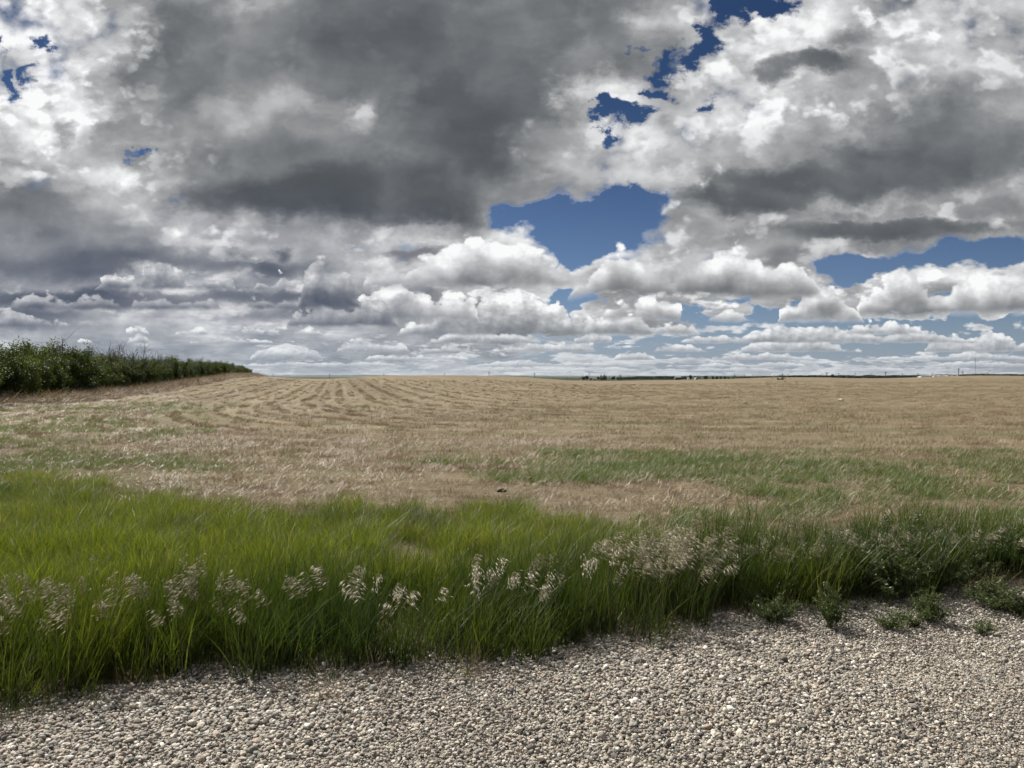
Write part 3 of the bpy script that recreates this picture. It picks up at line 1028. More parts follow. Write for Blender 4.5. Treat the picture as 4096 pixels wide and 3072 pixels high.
# ------------------------------------------------------------------ tall green grass
def grass_tuft(k, n=46, r=.085, h=(.26, .50), w=(.0035, .0075), mat=GRASS, lean=(.05, .32), name="grass_tuft", wind=.16, tone=None):
    mb = MB()
    a, rr = rng.uniform(0, 6.28, n), r * np.sqrt(rng.random(n))
    base = np.stack([np.cos(a) * rr, np.sin(a) * rr, np.full(n, -.02)], 1)
    L = rng.uniform(h[0], h[1], n) * np.where(rng.random(n) < .2, .55, 1)
    blades(mb, base, L, rng.uniform(w[0], w[1], n), rng.uniform(0, 6.28, n), rng.uniform(lean[0], lean[1], n), rng.uniform(.0, .55, n) ** 1.5, 5, wind=(wind * rng.uniform(.3, 1), rng.uniform(-.05, .05)))
    o = mb.obj(name, mat, link=False, attr="tone")
    return o


def belt_points(x0, x1, dens, pad_f=0.0, pad_b=0.0):
    n = int((x1 - x0) * 9 * dens)
    X = rng.uniform(x0, x1, n)
    Y = rng.uniform(1.5, 13.5, n)
    return X, Y


def tall_grass():
    X, Y = belt_points(-14, 12, 95)
    f = edge_front(X) + (fbm(X, X * 0, .5, 31) - .35) * .55
    bk = edge_back(X) + .25 + (fbm(X, X * 0, 1.0, 37) - .5) * 1.8 + (fbm(X, Y, .45, 39) - .5) * 2.6 + rng.normal(0, .28, len(X)) * np.interp(X, [-8, 0], [1.8, 1.0])
    ok = (Y > f) & (Y < bk) & (np.abs(X) < Y * .80 + 1.6)
    X, Y = X[ok], Y[ok]
    f, bk = f[ok], bk[ok]
    # right part of the belt is short in the middle where dry grass shows
    thin = (fbm(X, Y, .8, 41) > .30) | (Y < f + .9)
    X, Y, f, bk = X[thin], Y[thin], f[thin], bk[thin]
    cl = fbm(X, Y, .34, 49, 2)
    keep = (cl > .37) | (Y > f + .65) | (rng.random(len(X)) < .42)
    X, Y, f, bk, cl = X[keep], Y[keep], f[keep], bk[keep], cl[keep]
    n = len(X)
    patch = fbm(X, Y, 1.3, 43)
    h = (.76 + .50 * patch) * (1 - .36 * sstep(Y - f, .9, 2.4)) * (1 - .18 * sstep(Y, 6.5, 11))
    h *= np.where(Y < f + .9, .74 + .62 * np.clip(cl, .2, .8), 1) * rng.uniform(.85, 1.15, n) * np.interp(X, [-3, 1, 1.6, 4], [1.0, 1.0, 1.02, 1.08])
    S = np.stack([np.ones(n) * rng.uniform(.9, 1.25, n), np.ones(n), h], 1)
    S[:, 1] = S[:, 0]
    R = np.stack([rng.normal(0, .06, n), rng.normal(.05, .07, n), rng.uniform(-.5, .5, n)], 1)
    tint = np.clip(sstep(X, -.5, 2.5) * .12 + .70 * (1 - sstep(Y - f, .5, 1.6)) + (fbm(X, Y, .8, 47) - .55) * 1.5, 0, 1)  # front tufts tinted darker: shade of the backlit face put into colour
    print("grass tufts", n)
    P = np.stack([X, Y, height(X, Y)], 1)
    back = rng.random(n) < sstep(Y - f, 1.0, 2.0)
    fr = ~back
    scatter("tall_grass", P[fr], R[fr], S[fr], [grass_tuft(k) for k in range(14)], "tall fresh green roadside grass between gravel and field", tint[fr], "grass")
    rep = np.repeat(np.where(back)[0], 2)
    Pb = P[rep] + np.concatenate([rng.normal(0, .06, (len(rep), 2)), np.zeros((len(rep), 1))], 1)
    Sb = S[rep] * rng.uniform(.7, 1.25, (len(rep), 1)) * (.62 + .75 * fbm(X[rep], Y[rep], .55, 48))[:, None]
    Rb = R[rep] * np.array([1, .3, 1]) + np.stack([np.zeros(len(rep)), np.zeros(len(rep)), rng.uniform(-3, 3, len(rep))], 1)
    scatter("meadow_grass", Pb, Rb, Sb, [grass_tuft(k, 52, .10, (.20, .42), (.0022, .0046), MEADOW, (.05, .4), "meadow_tuft", .03) for k in range(12)], "shorter fine yellow green grass behind the tall roadside grass", np.clip((fbm(X[rep], Y[rep], .7, 45) - .52) * 3.2, 0, 1), "grass")
    # yellow and brown blades mixed into the thatch, mostly along the far and front edges
    m = rng.random(n) < np.where(Y > bk - 1.2, .55, .14)
    X2, Y2 = X[m] + rng.normal(0, .08, m.sum()), Y[m] + rng.normal(0, .2, m.sum())
    k = len(X2)
    scatter("dry_grass", np.stack([X2, Y2, height(X2, Y2)], 1), np.stack([rng.normal(0, .15, k), rng.normal(.12, .15, k), rng.uniform(-.6, .6, k)], 1),
            np.repeat(rng.uniform(.55, .85, k)[:, None], 3, 1), [grass_tuft(j, 30, .10, (.16, .36), (.0025, .0045), DRYG, (.1, .45), "dry_grass_tuft", .12) for j in range(8)],
            "pale dry grass mixed along the far edge of the green grass", rng.random(k) * .7, "grass")


tall_grass()


def verge_edge():
    n = 2600
    X = rng.uniform(-9, 9, n)
    Y = edge_front(X) + rng.normal(.10, .17, n) + (fbm(X, X * 0, .5, 31) - .35) * .4
    keep = (np.abs(X) < Y * .8 + 1.5) & (fbm(X, Y, .4, 33) > .44)
    X, Y = X[keep], Y[keep]
    k = len(X)
    h = rng.uniform(.25, .6, k)
    P = np.stack([X, Y, np.full(k, .008)], 1)
    R = np.stack([rng.normal(-.15, .25, k), rng.normal(0, .25, k), rng.uniform(0, 6.28, k)], 1)
    scatter("verge_shoots", P, R, np.stack([h * 1.1, h * 1.1, h], 1), [grass_tuft(j, 12, .06, (.12, .36), (.003, .007), GRASS, (.1, .7), "shoot_tuft", .05) for j in range(8)], "sparse short green shoots along the gravel edge", rng.random(k), "grass")
    X2, Y2 = X + rng.normal(0, .12, k), Y + rng.normal(.12, .12, k)
    scatter("verge_thatch", np.stack([X2, Y2, np.full(k, .010)], 1), R, np.stack([h * 1.5, h * 1.5, h * .7], 1), [grass_tuft(j, 22, .10, (.10, .30), (.002, .004), DRYG, (.45, .97), "thatch_tuft", .03) for j in range(8)], "dead brown thatch at the foot of the roadside grass", rng.random(k), "grass")


verge_edge()


# ------------------------------------------------------------------ nodding seed heads
def seed_head(k):
    mb, ms = MB(), MB()
    H = rng.uniform(.50, .64)
    bend = rng.uniform(.10, .26)
    t = np.linspace(0, 1, 9)
    sgn = 1
    stem = np.stack([sgn * bend * t ** 2.6 * H * 1.1, rng.normal(0, .03) * t ** 2, H * (t - .12 * bend * 4 * t ** 4)], 1)
    ms.tube(stem, np.linspace(.0014, .0007, 9), 4, rng.random())
    V, tone = [], []
    for j in range(30):
        s = rng.uniform(.77, 1.0)
        p = np.array([np.interp(s, t, stem[:, c]) for c in range(3)])
        out = np.array([rng.normal(.030, .022), rng.normal(0, .022), rng.uniform(-.012, .012)]) * (1.1 - 1.6 * (s - .77))
        q = p + out
        ms.tube(np.stack([p, (p + q) / 2 + (0, 0, .008), q]), .0005, 3, .5, cap=False)
        d = np.array([rng.normal(.85, .22), rng.normal(0, .22), rng.normal(-.62, .25)])
        d /= np.linalg.norm(d)
        L = rng.uniform(.026, .052)
        w = rng.uniform(.0020, .0036)
        sd_ = np.cross(d, rng.normal(0, 1, 3))
        sd_ /= np.linalg.norm(sd_)
        e = np.cross(d, sd_)
        a, c, b = q, q + d * L * .4, q + d * L
        base = len(V)
        mb.add([a, c + sd_ * w, c + e * w, c - sd_ * w, c - e * w, b], [[0, 1, 2], [0, 2, 3], [0, 3, 4], [0, 4, 1], [5, 2, 1], [5, 3, 2], [5, 4, 3], [5, 1, 4]], rng.random())
    for f in ms.f:
        pass
    me = mb.mesh("seed_head", SEED, attr="tone")
    st = ms.mesh("seed_stem", STALK, attr="tone")
    bm = bmesh.new()
    bm.from_mesh(me)
    nf = len(bm.faces)
    bm.from_mesh(st)
    bm.faces.ensure_lookup_table()
    for i, f in enumerate(bm.faces):
        f.material_index = 0 if i < nf else 1
    out_me = bpy.data.meshes.new("seed_head")
    bm.to_mesh(out_me)
    bm.free()
    out_me.materials.append(SEED)
    out_me.materials.append(STALK)
    return bpy.data.objects.new("seed_head", out_me)


def seed_heads():
    X, Y, S, A = [], [], [], []

    def put(px0, px1, py0, py1, n, zt=.52, sp=1.0):
        for _ in range(n):
            px, py = rng.uniform(px0, px1), rng.uniform(py0, py1)
            x, y = on_flat(px, py, zt)
            if y < edge_front(x) + .12 or y > edge_back(x) + 1.2:
                continue
            X.append(x)
            Y.append(y)
            S.append(zt / .58 * rng.uniform(.82, 1.15))
            A.append(sp)
    put(0, 330, 2250, 2500, 46)
    put(260, 760, 2260, 2500, 42)
    put(600, 1000, 2230, 2460, 24)
    put(0, 1000, 2240, 2600, 30, .45)
    put(0, 250, 2380, 2560, 20)
    put(1250, 1500, 2230, 2420, 16)
    put(1500, 2100, 2210, 2420, 42)
    put(2050, 2350, 2160, 2400, 34)
    put(1300, 2300, 2200, 2560, 20, .45)
    put(2330, 2950, 2110, 2390, 190)
    put(2500, 2900, 2090, 2300, 80)
    put(2800, 3600, 2080, 2180, 120, .42)
    put(3500, 4096, 2040, 2140, 60, .42)
    put(900, 1700, 2250, 2600, 24, .48)
    put(2300, 2800, 2350, 2550, 18, .45)
    n = len(X)
    # beyond the frame the same belt goes on
    X, Y, S = np.array(X), np.array(Y), np.array(S)
    print("seed heads", n)
    # wind from the left: heads nod to the right on the right side, the left ones hang back
    yaw = np.where(X < -1.0, rng.normal(3.0, .5, n), np.where(X < .5, rng.uniform(-2.4, 1.2, n), rng.normal(.0, .45, n)))
    scatter("seed_heads", np.stack([X, Y, height(X, Y)], 1), np.stack([rng.normal(0, .08, n), rng.normal(.0, .08, n), yaw], 1), np.repeat(S[:, None], 3, 1),
            [seed_head(k) for k in range(12)], "pale nodding seed heads standing above the green grass", None, "grass")


seed_heads()


# ------------------------------------------------------------------ stubble, straw and weeds of the field
def stubble_clump(k, n=44, r=.15, h=(.06, .145)):
    mb = MB()
    base = np.stack([rng.uniform(-.26, .26, n), rng.normal(0, r * .35, n), np.full(n, -.02)], 1)
    L = rng.uniform(h[0], h[1], n)
    blades(mb, base, L, rng.uniform(.0035, .007, n), rng.uniform(0, 6.28, n), rng.uniform(.0, .34, n), rng.uniform(0, .25, n), 2)
    return mb.obj("stubble_clump", STRAW, link=False, attr="tone")


def straw_mat(k, n=95, r=.42):
    mb = MB()
    base = np.stack([rng.uniform(-r, r, n), rng.uniform(-r * .7, r * .7, n), rng.uniform(.0, .05, n)], 1)
    L = rng.uniform(.04, .14, n)
    blades(mb, base, L, rng.uniform(.004, .008, n), np.where(rng.random(n) < .35, rng.normal(.1, .4, n), rng.uniform(0, 6.28, n)), rng.uniform(.86, .998, n), np.zeros(n), 2, tone=rng.random(n) ** .6)
    return mb.obj("straw_wisp", STRAW, link=False, attr="tone")


def in_view(X, Y, m=1.5):
    return np.abs(X) < .70 * Y + m


def field_cover():
    # standing stubble in drill rows
    P, R, S, T = [], [], [], []
    for (y0, y1, dens, big) in ((7, 20, 17.0, 1.0), (20, 40, 9.0, 1.25), (40, 78, 3.6, 1.6), (78, 135, 1.3, 2.3)):
        area = (y1 - y0) * 2 * (.70 * y1 + 1.5)
        n = int(area * dens)
        Y = rng.uniform(y0, y1, n)
        X = rng.uniform(-1, 1, n) * (.70 * y1 + 1.5)
        rc = rowcoord(X, Y) + (fbm(X, Y, 7, 3) - .5) * .30
        # snap to the rows
        pitch = .62 * min(big, 1.6)
        ph = rc / pitch - np.round(rc / pitch)
        keep = in_view(X, Y) & (hedge_dist(X, Y) > 2.2) & (np.abs(ph) < .30)
        d = fbm(X * .35, rc * 1.0 + 40, 2.6, 51)
        bare = fbm(X, Y, 4.5, 57)
        band = .42 + .21 * np.cos(rc * 6.283 / (1.3 if big < 1.5 else 1.9)) + .30 * (vnoise(rc + 60, rc * 0, 2.4, 53) - .5) + .45 * (fbm(X, Y, 3.0, 54) - .5)
        keep &= (rng.random(n) < .14 + .86 * sstep(band * .80 + bare * .16, .32, .50))
        keep &= ~((X > .2) & (Y < 15.2)) | (rng.random(n) < .22)
        keep &= Y > edge_back(X) + .3
        # the strip next to the grass is lower and thinner
        near = Y < edge_back(X) + 4.0
        keep &= ~near | (rng.random(n) < .45)
        X, Y, near = X[keep], Y[keep], near[keep]
        k = len(X)
        e = .3
        gx = rowcoord(X + e, Y) - rowcoord(X - e, Y)
        gy = rowcoord(X, Y + e) - rowcoord(X, Y - e)
        yaw = np.arctan2(-gx, gy)
        P.append(np.stack([X, Y, height(X, Y)], 1))
        R.append(np.stack([rng.normal(0, .12, k), rng.normal(.05, .12, k), yaw + rng.normal(0, .15, k) + np.where(rng.random(k) < .5, np.pi, 0)], 1))
        s = rng.uniform(.75, 1.2, k)
        S.append(np.stack([s * big, s * big, s * np.where(near, .65, 1.0) * (.8 + .5 * fbm(X, Y, 3, 61)) * (1 + .12 * (big - 1))], 1))
        T.append(np.clip((fbm(X, Y, 5, 63) - .45) * 3, 0, .8) * sstep(Y, 45, 16))
    P, R, S, T = map(np.concatenate, (P, R, S, T))
    print("stubble", len(P))
    scatter("stubble", P, R, S, [stubble_clump(k) for k in range(12)], "standing tan grain stubble in rows across the field", T, "stubble")
    # loose straw
    P, R, S = [], [], []
    for (y0, y1, dens, big) in ((6.3, 20, 5.6, 1.0), (20, 42, 2.0, 1.3), (42, 75, .6, 1.6)):
        n = int((y1 - y0) * 2 * (.7 * y1 + 1.5) * dens)
        Y, X = rng.uniform(y0, y1, n), rng.uniform(-1, 1, n) * (.70 * y1 + 1.5)
        keep = in_view(X, Y) & (hedge_dist(X, Y) > .4) & (Y > edge_back(X) - .2)
        keep &= rng.random(n) < .35 + .65 * sstep(vnoise(rowcoord(X, Y) + 60, X * 0, 1.35, 53), .62, .30)
        X, Y = X[keep], Y[keep]
        k = len(X)
        P.append(np.stack([X, Y, height(X, Y) + .005], 1))
        R.append(np.stack([rng.normal(0, .05, k), rng.normal(0, .05, k), rng.normal(0, .8, k)], 1))
        S.append(np.stack([rng.uniform(.7, 1.2, k) * big] * 2 + [rng.uniform(.8, 1.8, k)], 1))
    P, R, S = map(np.concatenate, (P, R, S))
    print("straw", len(P))
    scatter("straw", P, R, S, [straw_mat(k) for k in range(10)], "pale loose straw lying flat between the stubble rows", rng.random(len(P)) * .5, "straw")
    # short green regrowth: the wide mottled zone on the right, strips in the middle, a patch far left
    P, R, S, T = [], [], [], []

    def green(n, x0, x1, y0, y1, thr, seed, hs=(.5, .9), sx=1.8):
        X, Y = rng.uniform(x0, x1, n), rng.uniform(y0, y1, n)
        ex = np.minimum(np.minimum(X - x0, x1 - X) / ((x1 - x0) * .25), np.minimum(Y - y0, y1 - Y) / ((y1 - y0) * .25))
        w = fbm(X / sx, Y, 1.5, seed) + np.clip(ex, 0, 1) * .22 - .22
        keep = (w + rng.normal(0, .05, n) > thr) & in_view(X, Y) & (Y > edge_back(X) + .1) & (rng.random(n) < .58)
        X, Y = X[keep], Y[keep]
        k = len(X)
        P.append(np.stack([X, Y, height(X, Y)], 1))
        R.append(np.stack([rng.normal(0, .2, k), rng.normal(.15, .2, k), rng.uniform(-.7, .7, k)], 1))
        s = rng.uniform(hs[0], hs[1], k)
        S.append(np.stack([s * 1.3, s * 1.3, s * .8], 1))
        T.append(rng.uniform(0, 1, k))
    green(15000, 0.5, 13.5, 7.4, 16.2, .40, 81, (.40, .7))
    green(2800, -2.4, 6.5, 11.2, 14.2, .38, 82, (.40, .7))
    green(3000, -1.5, 9, 6.9, 9.6, .44, 83, (.40, .7))
    green(3600, -18, -8.5, 15, 28, .40, 84, (.5, .8))
    green(2600, -10.5, -4.5, 12.0, 16.0, .42, 88, (.35, .6))
    green(1500, -13, -3.5, 11.5, 16.5, .50, 85, (.35, .6))
    green(1600, -24, -13, 26, 44, .44, 86, (.6, 1.0))
    green(1200, -6, 22, 16, 34, .56, 87, (.3, .5))
    P, R, S, T = map(np.concatenate, (P, R, S, T))
    print("regrowth", len(P))
    scatter("weeds", P, R, S, [grass_tuft(k, 30, .13, (.16, .40), (.004, .008), REGROW, (.15, .6), "weed_tuft", .2) for k in range(10)], "low green weeds sprouting through the stubble beyond the tall grass", T, "weeds")
    # matted dry grass between belt and stubble, combed by the wind
    n = 16000
    X, Y = rng.uniform(-11, 13, n), rng.uniform(6.2, 15.5, n)
    bk = edge_back(X)
    keep = (Y > bk - .5) & (Y < bk + 2.2 + 3.2 * fbm(X, Y, 2.5, 91) + 3.5 * sstep(X, 0, 3)) & in_view(X, Y)
    keep &= rng.random(n) < np.where(Y < bk + 1.0, .8, .18)
    X, Y = X[keep], Y[keep]
    k = len(X)
    print("mat", k)
    sc = rng.uniform(.45, .8, k)
    scatter("matted_grass", np.stack([X, Y, height(X, Y)], 1), np.stack([rng.normal(0, .2, k), rng.normal(.08, .22, k), rng.uniform(0, 6.28, k)], 1), np.stack([sc * 1.3, sc * 1.3, sc * .8], 1),
            [grass_tuft(j, 40, .15, (.09, .20), (.003, .0055), DRYG, (.1, .7), "matted_tuft", .10) for j in range(10)], "wind combed dry brown grass at the edge of the field", np.clip(fbm(X, Y, 1.8, 93) * 2.2 - .6, 0, 1), "grass")


field_cover()
# ------------------------------------------------------------------ shelterbelt on the left
def branchy(mb, h, spread, nst, r0, seed, twigs=5, top=1.0, tips=None, wob=.10):
    r = np.random.default_rng(seed)
    for i in range(nst):
        az = r.uniform(0, 6.28)
        out = spread * r.uniform(.15, 1.0)
        hh = h * top * r.uniform(.72, 1.0) * (1 - .25 * (out / max(spread, .01)) ** 2)
        t = np.linspace(0, 1, 7)
        w = np.cumsum(r.normal(0, wob, (7, 2)), 0) * hh * .2
        p = np.stack([math.cos(az) * (.12 + out * t ** 1.3) + w[:, 0] * t, math.sin(az) * (.12 + out * t ** 1.3) + w[:, 1] * t, hh * t - .05], 1)
        mb.tube(p, np.linspace(r0, r0 * .25, 7), 5)
        if tips is not None:
            tips.append(p[2:])
        for j in range(twigs):
            s = r.uniform(.35, .97)
            q = np.array([np.interp(s, t, p[:, c]) for c in range(3)])
            d = np.array([r.normal(0, .5), r.normal(0, .5), r.uniform(.3, 1.0)])
            d /= np.linalg.norm(d)
            L = hh * r.uniform(.12, .30)
            tt = np.linspace(0, 1, 4)[:, None]
            b = q + d * L * tt + r.normal(0, .03, (4, 3)) * tt * L * 2
            mb.tube(b, np.linspace(r0 * .4, r0 * .12, 4), 4, cap=False)
            if tips is not None:
                tips.append(b)
            for m_ in range(2):
                q2 = b[r.integers(1, 4)]
                d2 = d + r.normal(0, .5, 3)
                d2 /= np.linalg.norm(d2)
                b2 = q2 + d2 * L * .55 * tt
                mb.tube(b2, np.linspace(r0 * .2, r0 * .08, 4), 3, cap=False)
                if tips is not None:
                    tips.append(b2)


def shrub_meshes(k):
    """unit shrub about 3.6 m tall: several stems, leaves in upright sprays down to the ground"""
    h = 3.6
    wood, tips = MB(), []
    branchy(wood, h, 1.55, 13, .035, 100 + k, 6, top=.95, tips=tips)
    r = np.random.default_rng(500 + k)
    pts = np.concatenate([p[r.integers(0, len(p), 3)] for p in tips])
    cl, val = [], []
    for p in pts:
        if p[2] < .25:
            continue
        m = int(r.uniform(5, 15))
        up = p[2] / h
        c = r.normal(0, 1, (m, 3)) * np.array([.16, .16, .20]) * (1.15 - .35 * up)
        cl.append(p + c)
        v0 = r.uniform(.0, .75)
        val.append(np.clip(v0 + r.normal(0, .15, m), 0, 1))
    # rounded masses of foliage from the ground up
    for j in range(20):
        az, q, hz = r.uniform(0, 6.28), math.sqrt(r.random()), r.uniform(.08, .80)
        dome = math.sqrt(max(1 - (hz / .95) ** 2, .05))
        rr = r.uniform(.38, .75)
        c = np.array([math.cos(az) * 1.45 * q * dome, math.sin(az) * 1.45 * q * dome, h * hz])
        m = int(330 * rr / .55)
        dv = r.normal(0, 1, (m, 3))
        dv /= np.linalg.norm(dv, axis=1)[:, None]
        sh = c + dv * rr * np.array([1, 1, .8]) * r.uniform(.55, 1.12, (m, 1))
        cl.append(sh)
        v0 = r.uniform(.15, .8)
        val.append(np.clip(v0 + r.normal(0, .18, m), 0, 1))
    cl, val = np.concatenate(cl), np.concatenate(val)
    cl[:, 2] = np.maximum(cl[:, 2], .05)
    lf = MB()
    leaves(lf, cl, .115, 1.8, .35, val)
    return lf.mesh("crown", SHRUB, attr="tone"), wood.mesh("trunk", BARK, smooth=True)


SHRUBS = [shrub_meshes(k) for k in range(6)]


def part(name, me, parent, loc=None):
    o = bpy.data.objects.new(name, me)
    COL.objects.link(o)
    o.parent = parent
    if loc is not None:
        o.location = loc
    return o


def hedge_h(Y):
    return np.interp(Y, [30, 44, 54, 64, 85, 98, 130, 172], [3.9, 3.85, 3.75, 3.2, 2.95, 2.75, 2.5, 2.1])


HEDGE_GROUP = "shrubs of the shelterbelt along the left edge of the field"


def hedge_shrub(Y, back, k):
    c = math.sqrt(1 + .228 ** 2)
    off = (-.75 if Y > 52 else -.2) - back
    X = -19.06 - .228 * Y + off * c + random.uniform(-.25, .25)
    u = X / Y * F + 2048
    if Y < 62:
        lab = ("tall dark green shelterbelt shrub in the front row at the near, left end" if back < 1 else "tall dark green shelterbelt shrub in the rear row at the near, left end")
    elif Y < 105:
        lab = ("dark green shelterbelt shrub in the front row, middle stretch below the bare twigs" if back < 1 else "dark green shelterbelt shrub in the rear row, middle stretch among the bare twigs")
    else:
        lab = ("low dark green shelterbelt shrub in the front row at the far, right end" if back < 1 else "low dark green shelterbelt shrub in the rear row at the far, right end")
    z = float(height(X, Y))
    o = empty("shelterbelt_shrub", (X, Y, z - .03), lab, "shrub", HEDGE_GROUP, random.uniform(0, 6.28))
    s = float(hedge_h(Y)) / 3.6 * random.choice([random.uniform(.78, .95), random.uniform(.92, 1.08), random.uniform(1.0, 1.16)]) * (1.04 if back > 1 else .95)
    w = max(s, .74) * random.uniform(.92, 1.18)
    o.scale = (w, w, s)
    cr, tr = SHRUBS[k % 6]
    part("crown", cr, o)
    part("trunk", tr, o)


Yh, k = 33.0, 0
while Yh < 173:
    hedge_shrub(Yh + random.uniform(-.3, .3), 0, random.randrange(6))
    hedge_shrub(Yh + 1.1 + random.uniform(-.3, .3), 2.0, random.randrange(6))
    Yh += 2.25 if Yh < 90 else 2.7

# bare, dead shrubs sticking out of the belt
for (px, py, lab, n, sp) in ((214, 1352, "bare dead shrub with one crooked branch leaning left above the near shelterbelt", 2, .5),
                             (245, 1357, "bare dead shrub with forked grey branches right beside the crooked one", 4, .7),
                             (458, 1380, "bushy bare dead shrub, left of the leafless group over the shelterbelt", 10, 1.3),
                             (500, 1385, "sparse bare dead shrub in the middle of the leafless group over the shelterbelt", 6, 1.0),
                             (545, 1390, "densest bare dead shrub, beside a leafy tip over the shelterbelt", 12, 1.3),
                             (612, 1412, "low bare dead shrub at the right end of the leafless group", 9, 1.2),
                             (650, 1420, "small grey dead shrub just before the shelterbelt drops lower", 7, 1.0)):
    u = (px - 2048) / F
    Y = 19.06 / (-u - .228) + 3
    X, _, zt = at_depth(px, py, Y)
    z0 = float(height(X, Y))
    mb = MB()
    branchy(mb, (zt - z0) * 1.10, sp, n, .050, px, 9, wob=.16)
    o = mb.obj("dead_shrub", TWIG, smooth=True, loc=(X, Y, z0))
    tag(o, lab, "dead shrub", "leafless shrubs in the shelterbelt")

# fallen dry branches and tall dry grass along the foot of the belt
P = []
n = 5200
Y = rng.uniform(34, 172, n)
d = rng.normal(1.3, .9, n) + (fbm(Y, Y * 0, 9, 5) - .5) * 2.0
keep = d > -.4
Y, d = Y[keep], d[keep]
X = -19.06 - .228 * Y + d * 1.03
k = len(X)
sc = rng.uniform(.6, 2.0, k)
scatter("dry_fringe", np.stack([X, Y, height(X, Y)], 1), np.stack([rng.normal(0, .25, k), rng.normal(.2, .25, k), rng.uniform(-1, 1, k)], 1), np.stack([sc * 1.6, sc * 1.6, sc * .8], 1),
        [grass_tuft(j, 34, .16, (.2, .5), (.008, .016), DRYG, (.2, .9), "fringe_tuft", .25) for j in range(8)], "pale dry grass fringe along the foot of the shelterbelt", np.clip(fbm(X, Y, 8, 95) * 2 - .7, 0, 1), "grass")
mb = MB()
for i in range(150):
    Y = rng.uniform(36, 120)
    X = -19.06 - .228 * Y + rng.normal(.2, .6)
    z = float(height(X, Y))
    a = rng.normal(.3, .7)
    L = rng.uniform(.5, 1.6)
    t = np.linspace(0, 1, 5)
    p = np.stack([X + math.cos(a) * L * t, Y + math.sin(a) * L * t * .5, z + .05 + rng.uniform(0, .55) * np.sin(t * rng.uniform(1, 3)) + rng.normal(0, .03, 5)], 1)
    mb.tube(p, np.linspace(.022, .008, 5), 4, cap=False)
tag(mb.obj("fallen_branches", TWIG), "grey fallen branches tangled at the foot of the shelterbelt", "branches", kind="stuff")


# ------------------------------------------------------------------ roadside weeds
def weed_meshes(k, nst=36, h=.34, spread=.30, leaf=.026):
    r = np.random.default_rng(900 + k)
    st, lf = MB(), MB()
    pts, val = [], []
    for i in range(nst):
        az = r.uniform(0, 6.28)
        lean = r.uniform(.1, 1.0)
        L = h * r.uniform(.65, 1.1)
        t = np.linspace(0, 1, 7)
        hx = spread * lean * (t ** .9)
        zz = L * (t * (1 - .45 * lean) - .12 * lean * t ** 2)
        p = np.stack([np.cos(az) * hx + r.normal(0, .008, 7).cumsum(), np.sin(az) * hx + r.normal(0, .008, 7).cumsum(), np.maximum(zz, .005 * t)], 1)
        st.tube(p, np.linspace(.0030, .0010, 7), 4, r.random(), cap=False)
        v0 = r.uniform(.1, .6)
        for j in range(5):
            s = r.uniform(.25, .95)
            q = np.array([np.interp(s, t, p[:, c]) for c in range(3)])
            dd = np.array([math.cos(az + r.normal(0, 1.2)), math.sin(az + r.normal(0, 1.2)), r.uniform(.2, 1.2)])
            dd /= np.linalg.norm(dd)
            b = q + dd * np.linspace(0, 1, 4)[:, None] * r.uniform(.04, .11)
            st.tube(b, .0009, 3, r.random(), cap=False)
            s2 = r.random(16)
            c = np.stack([np.interp(s2, np.linspace(0, 1, 4), b[:, x]) for x in range(3)], 1) + r.normal(0, .007, (16, 3))
            pts.append(c)
            val.append(np.clip(v0 + .35 * s2 + r.normal(0, .1, 16), 0, 1))
        s2 = r.uniform(.15, 1, 26)
        c = np.stack([np.interp(s2, t, p[:, x]) for x in range(3)], 1) + r.normal(0, .010, (26, 3))
        pts.append(c)
        val.append(np.clip(v0 + .4 * s2 ** 2 + r.normal(0, .1, 26), 0, 1))
    pts, val = np.concatenate(pts), np.concatenate(val)
    pts[:, 2] = np.maximum(pts[:, 2], .006)
    leaves(lf, pts, leaf, 3.2, .35, val)
    return lf.mesh("foliage", WEED, attr="tone"), st.mesh("stem", STALK, attr="tone")


WEEDS = [weed_meshes(k) for k in range(4)]
SPRIG = [weed_meshes(20 + k, 9, .13, .10, .020) for k in range(2)]
WG = "bushy green weeds at the gravel edge"
for (px, py, w, h, m, lab) in (
        (3560, 2405, 1.15, 1.30, 0, "large bushy weed, centre of the big dark clump at the gravel edge"),
        (3400, 2390, .95, 1.25, 1, "large bushy weed forming the left side of the big dark clump"),
        (3720, 2370, 1.0, 1.20, 2, "large bushy weed forming the right side of the big dark clump"),
        (3520, 2330, 1.05, 1.55, 3, "tallest bushy weed at the back of the big dark clump"),
        (3690, 2310, 1.0, 1.40, 0, "bushy weed at the back right of the big dark clump"),
        (3880, 2330, .85, 1.05, 1, "bushy weed in the gap between the big clump and the rightmost weeds"),
        (3975, 2290, .9, 1.15, 3, "tall grey green weed near the right edge behind the low rounded one"),
        (4070, 2300, 1.0, 1.15, 2, "tall weed at the very right edge of the grass"),
        (3985, 2450, .80, .72, 2, "low rounded weed on the gravel, rightmost of the outlying ones"),
        (3095, 2500, .62, .66, 3, "low weed on the gravel nearest the tall grass tuft"),
        (3320, 2525, .52, .85, 0, "upright weed with a bare pale stalk on the gravel left of the big clump"),
        (3720, 2500, .55, .72, 1, "small feathery weed on the gravel below the big clump"),
        (4075, 2475, .5, .55, 0, "small weed on the gravel at the right edge")):
    X, Y = on_flat(px, py)
    o = empty("roadside_weed", (X, Y, .01), lab, "weed", WG, random.uniform(0, 6.28))
    o.scale = (w, w, h)
    part("foliage", WEEDS[m][0], o)
    part("stem", WEEDS[m][1], o)
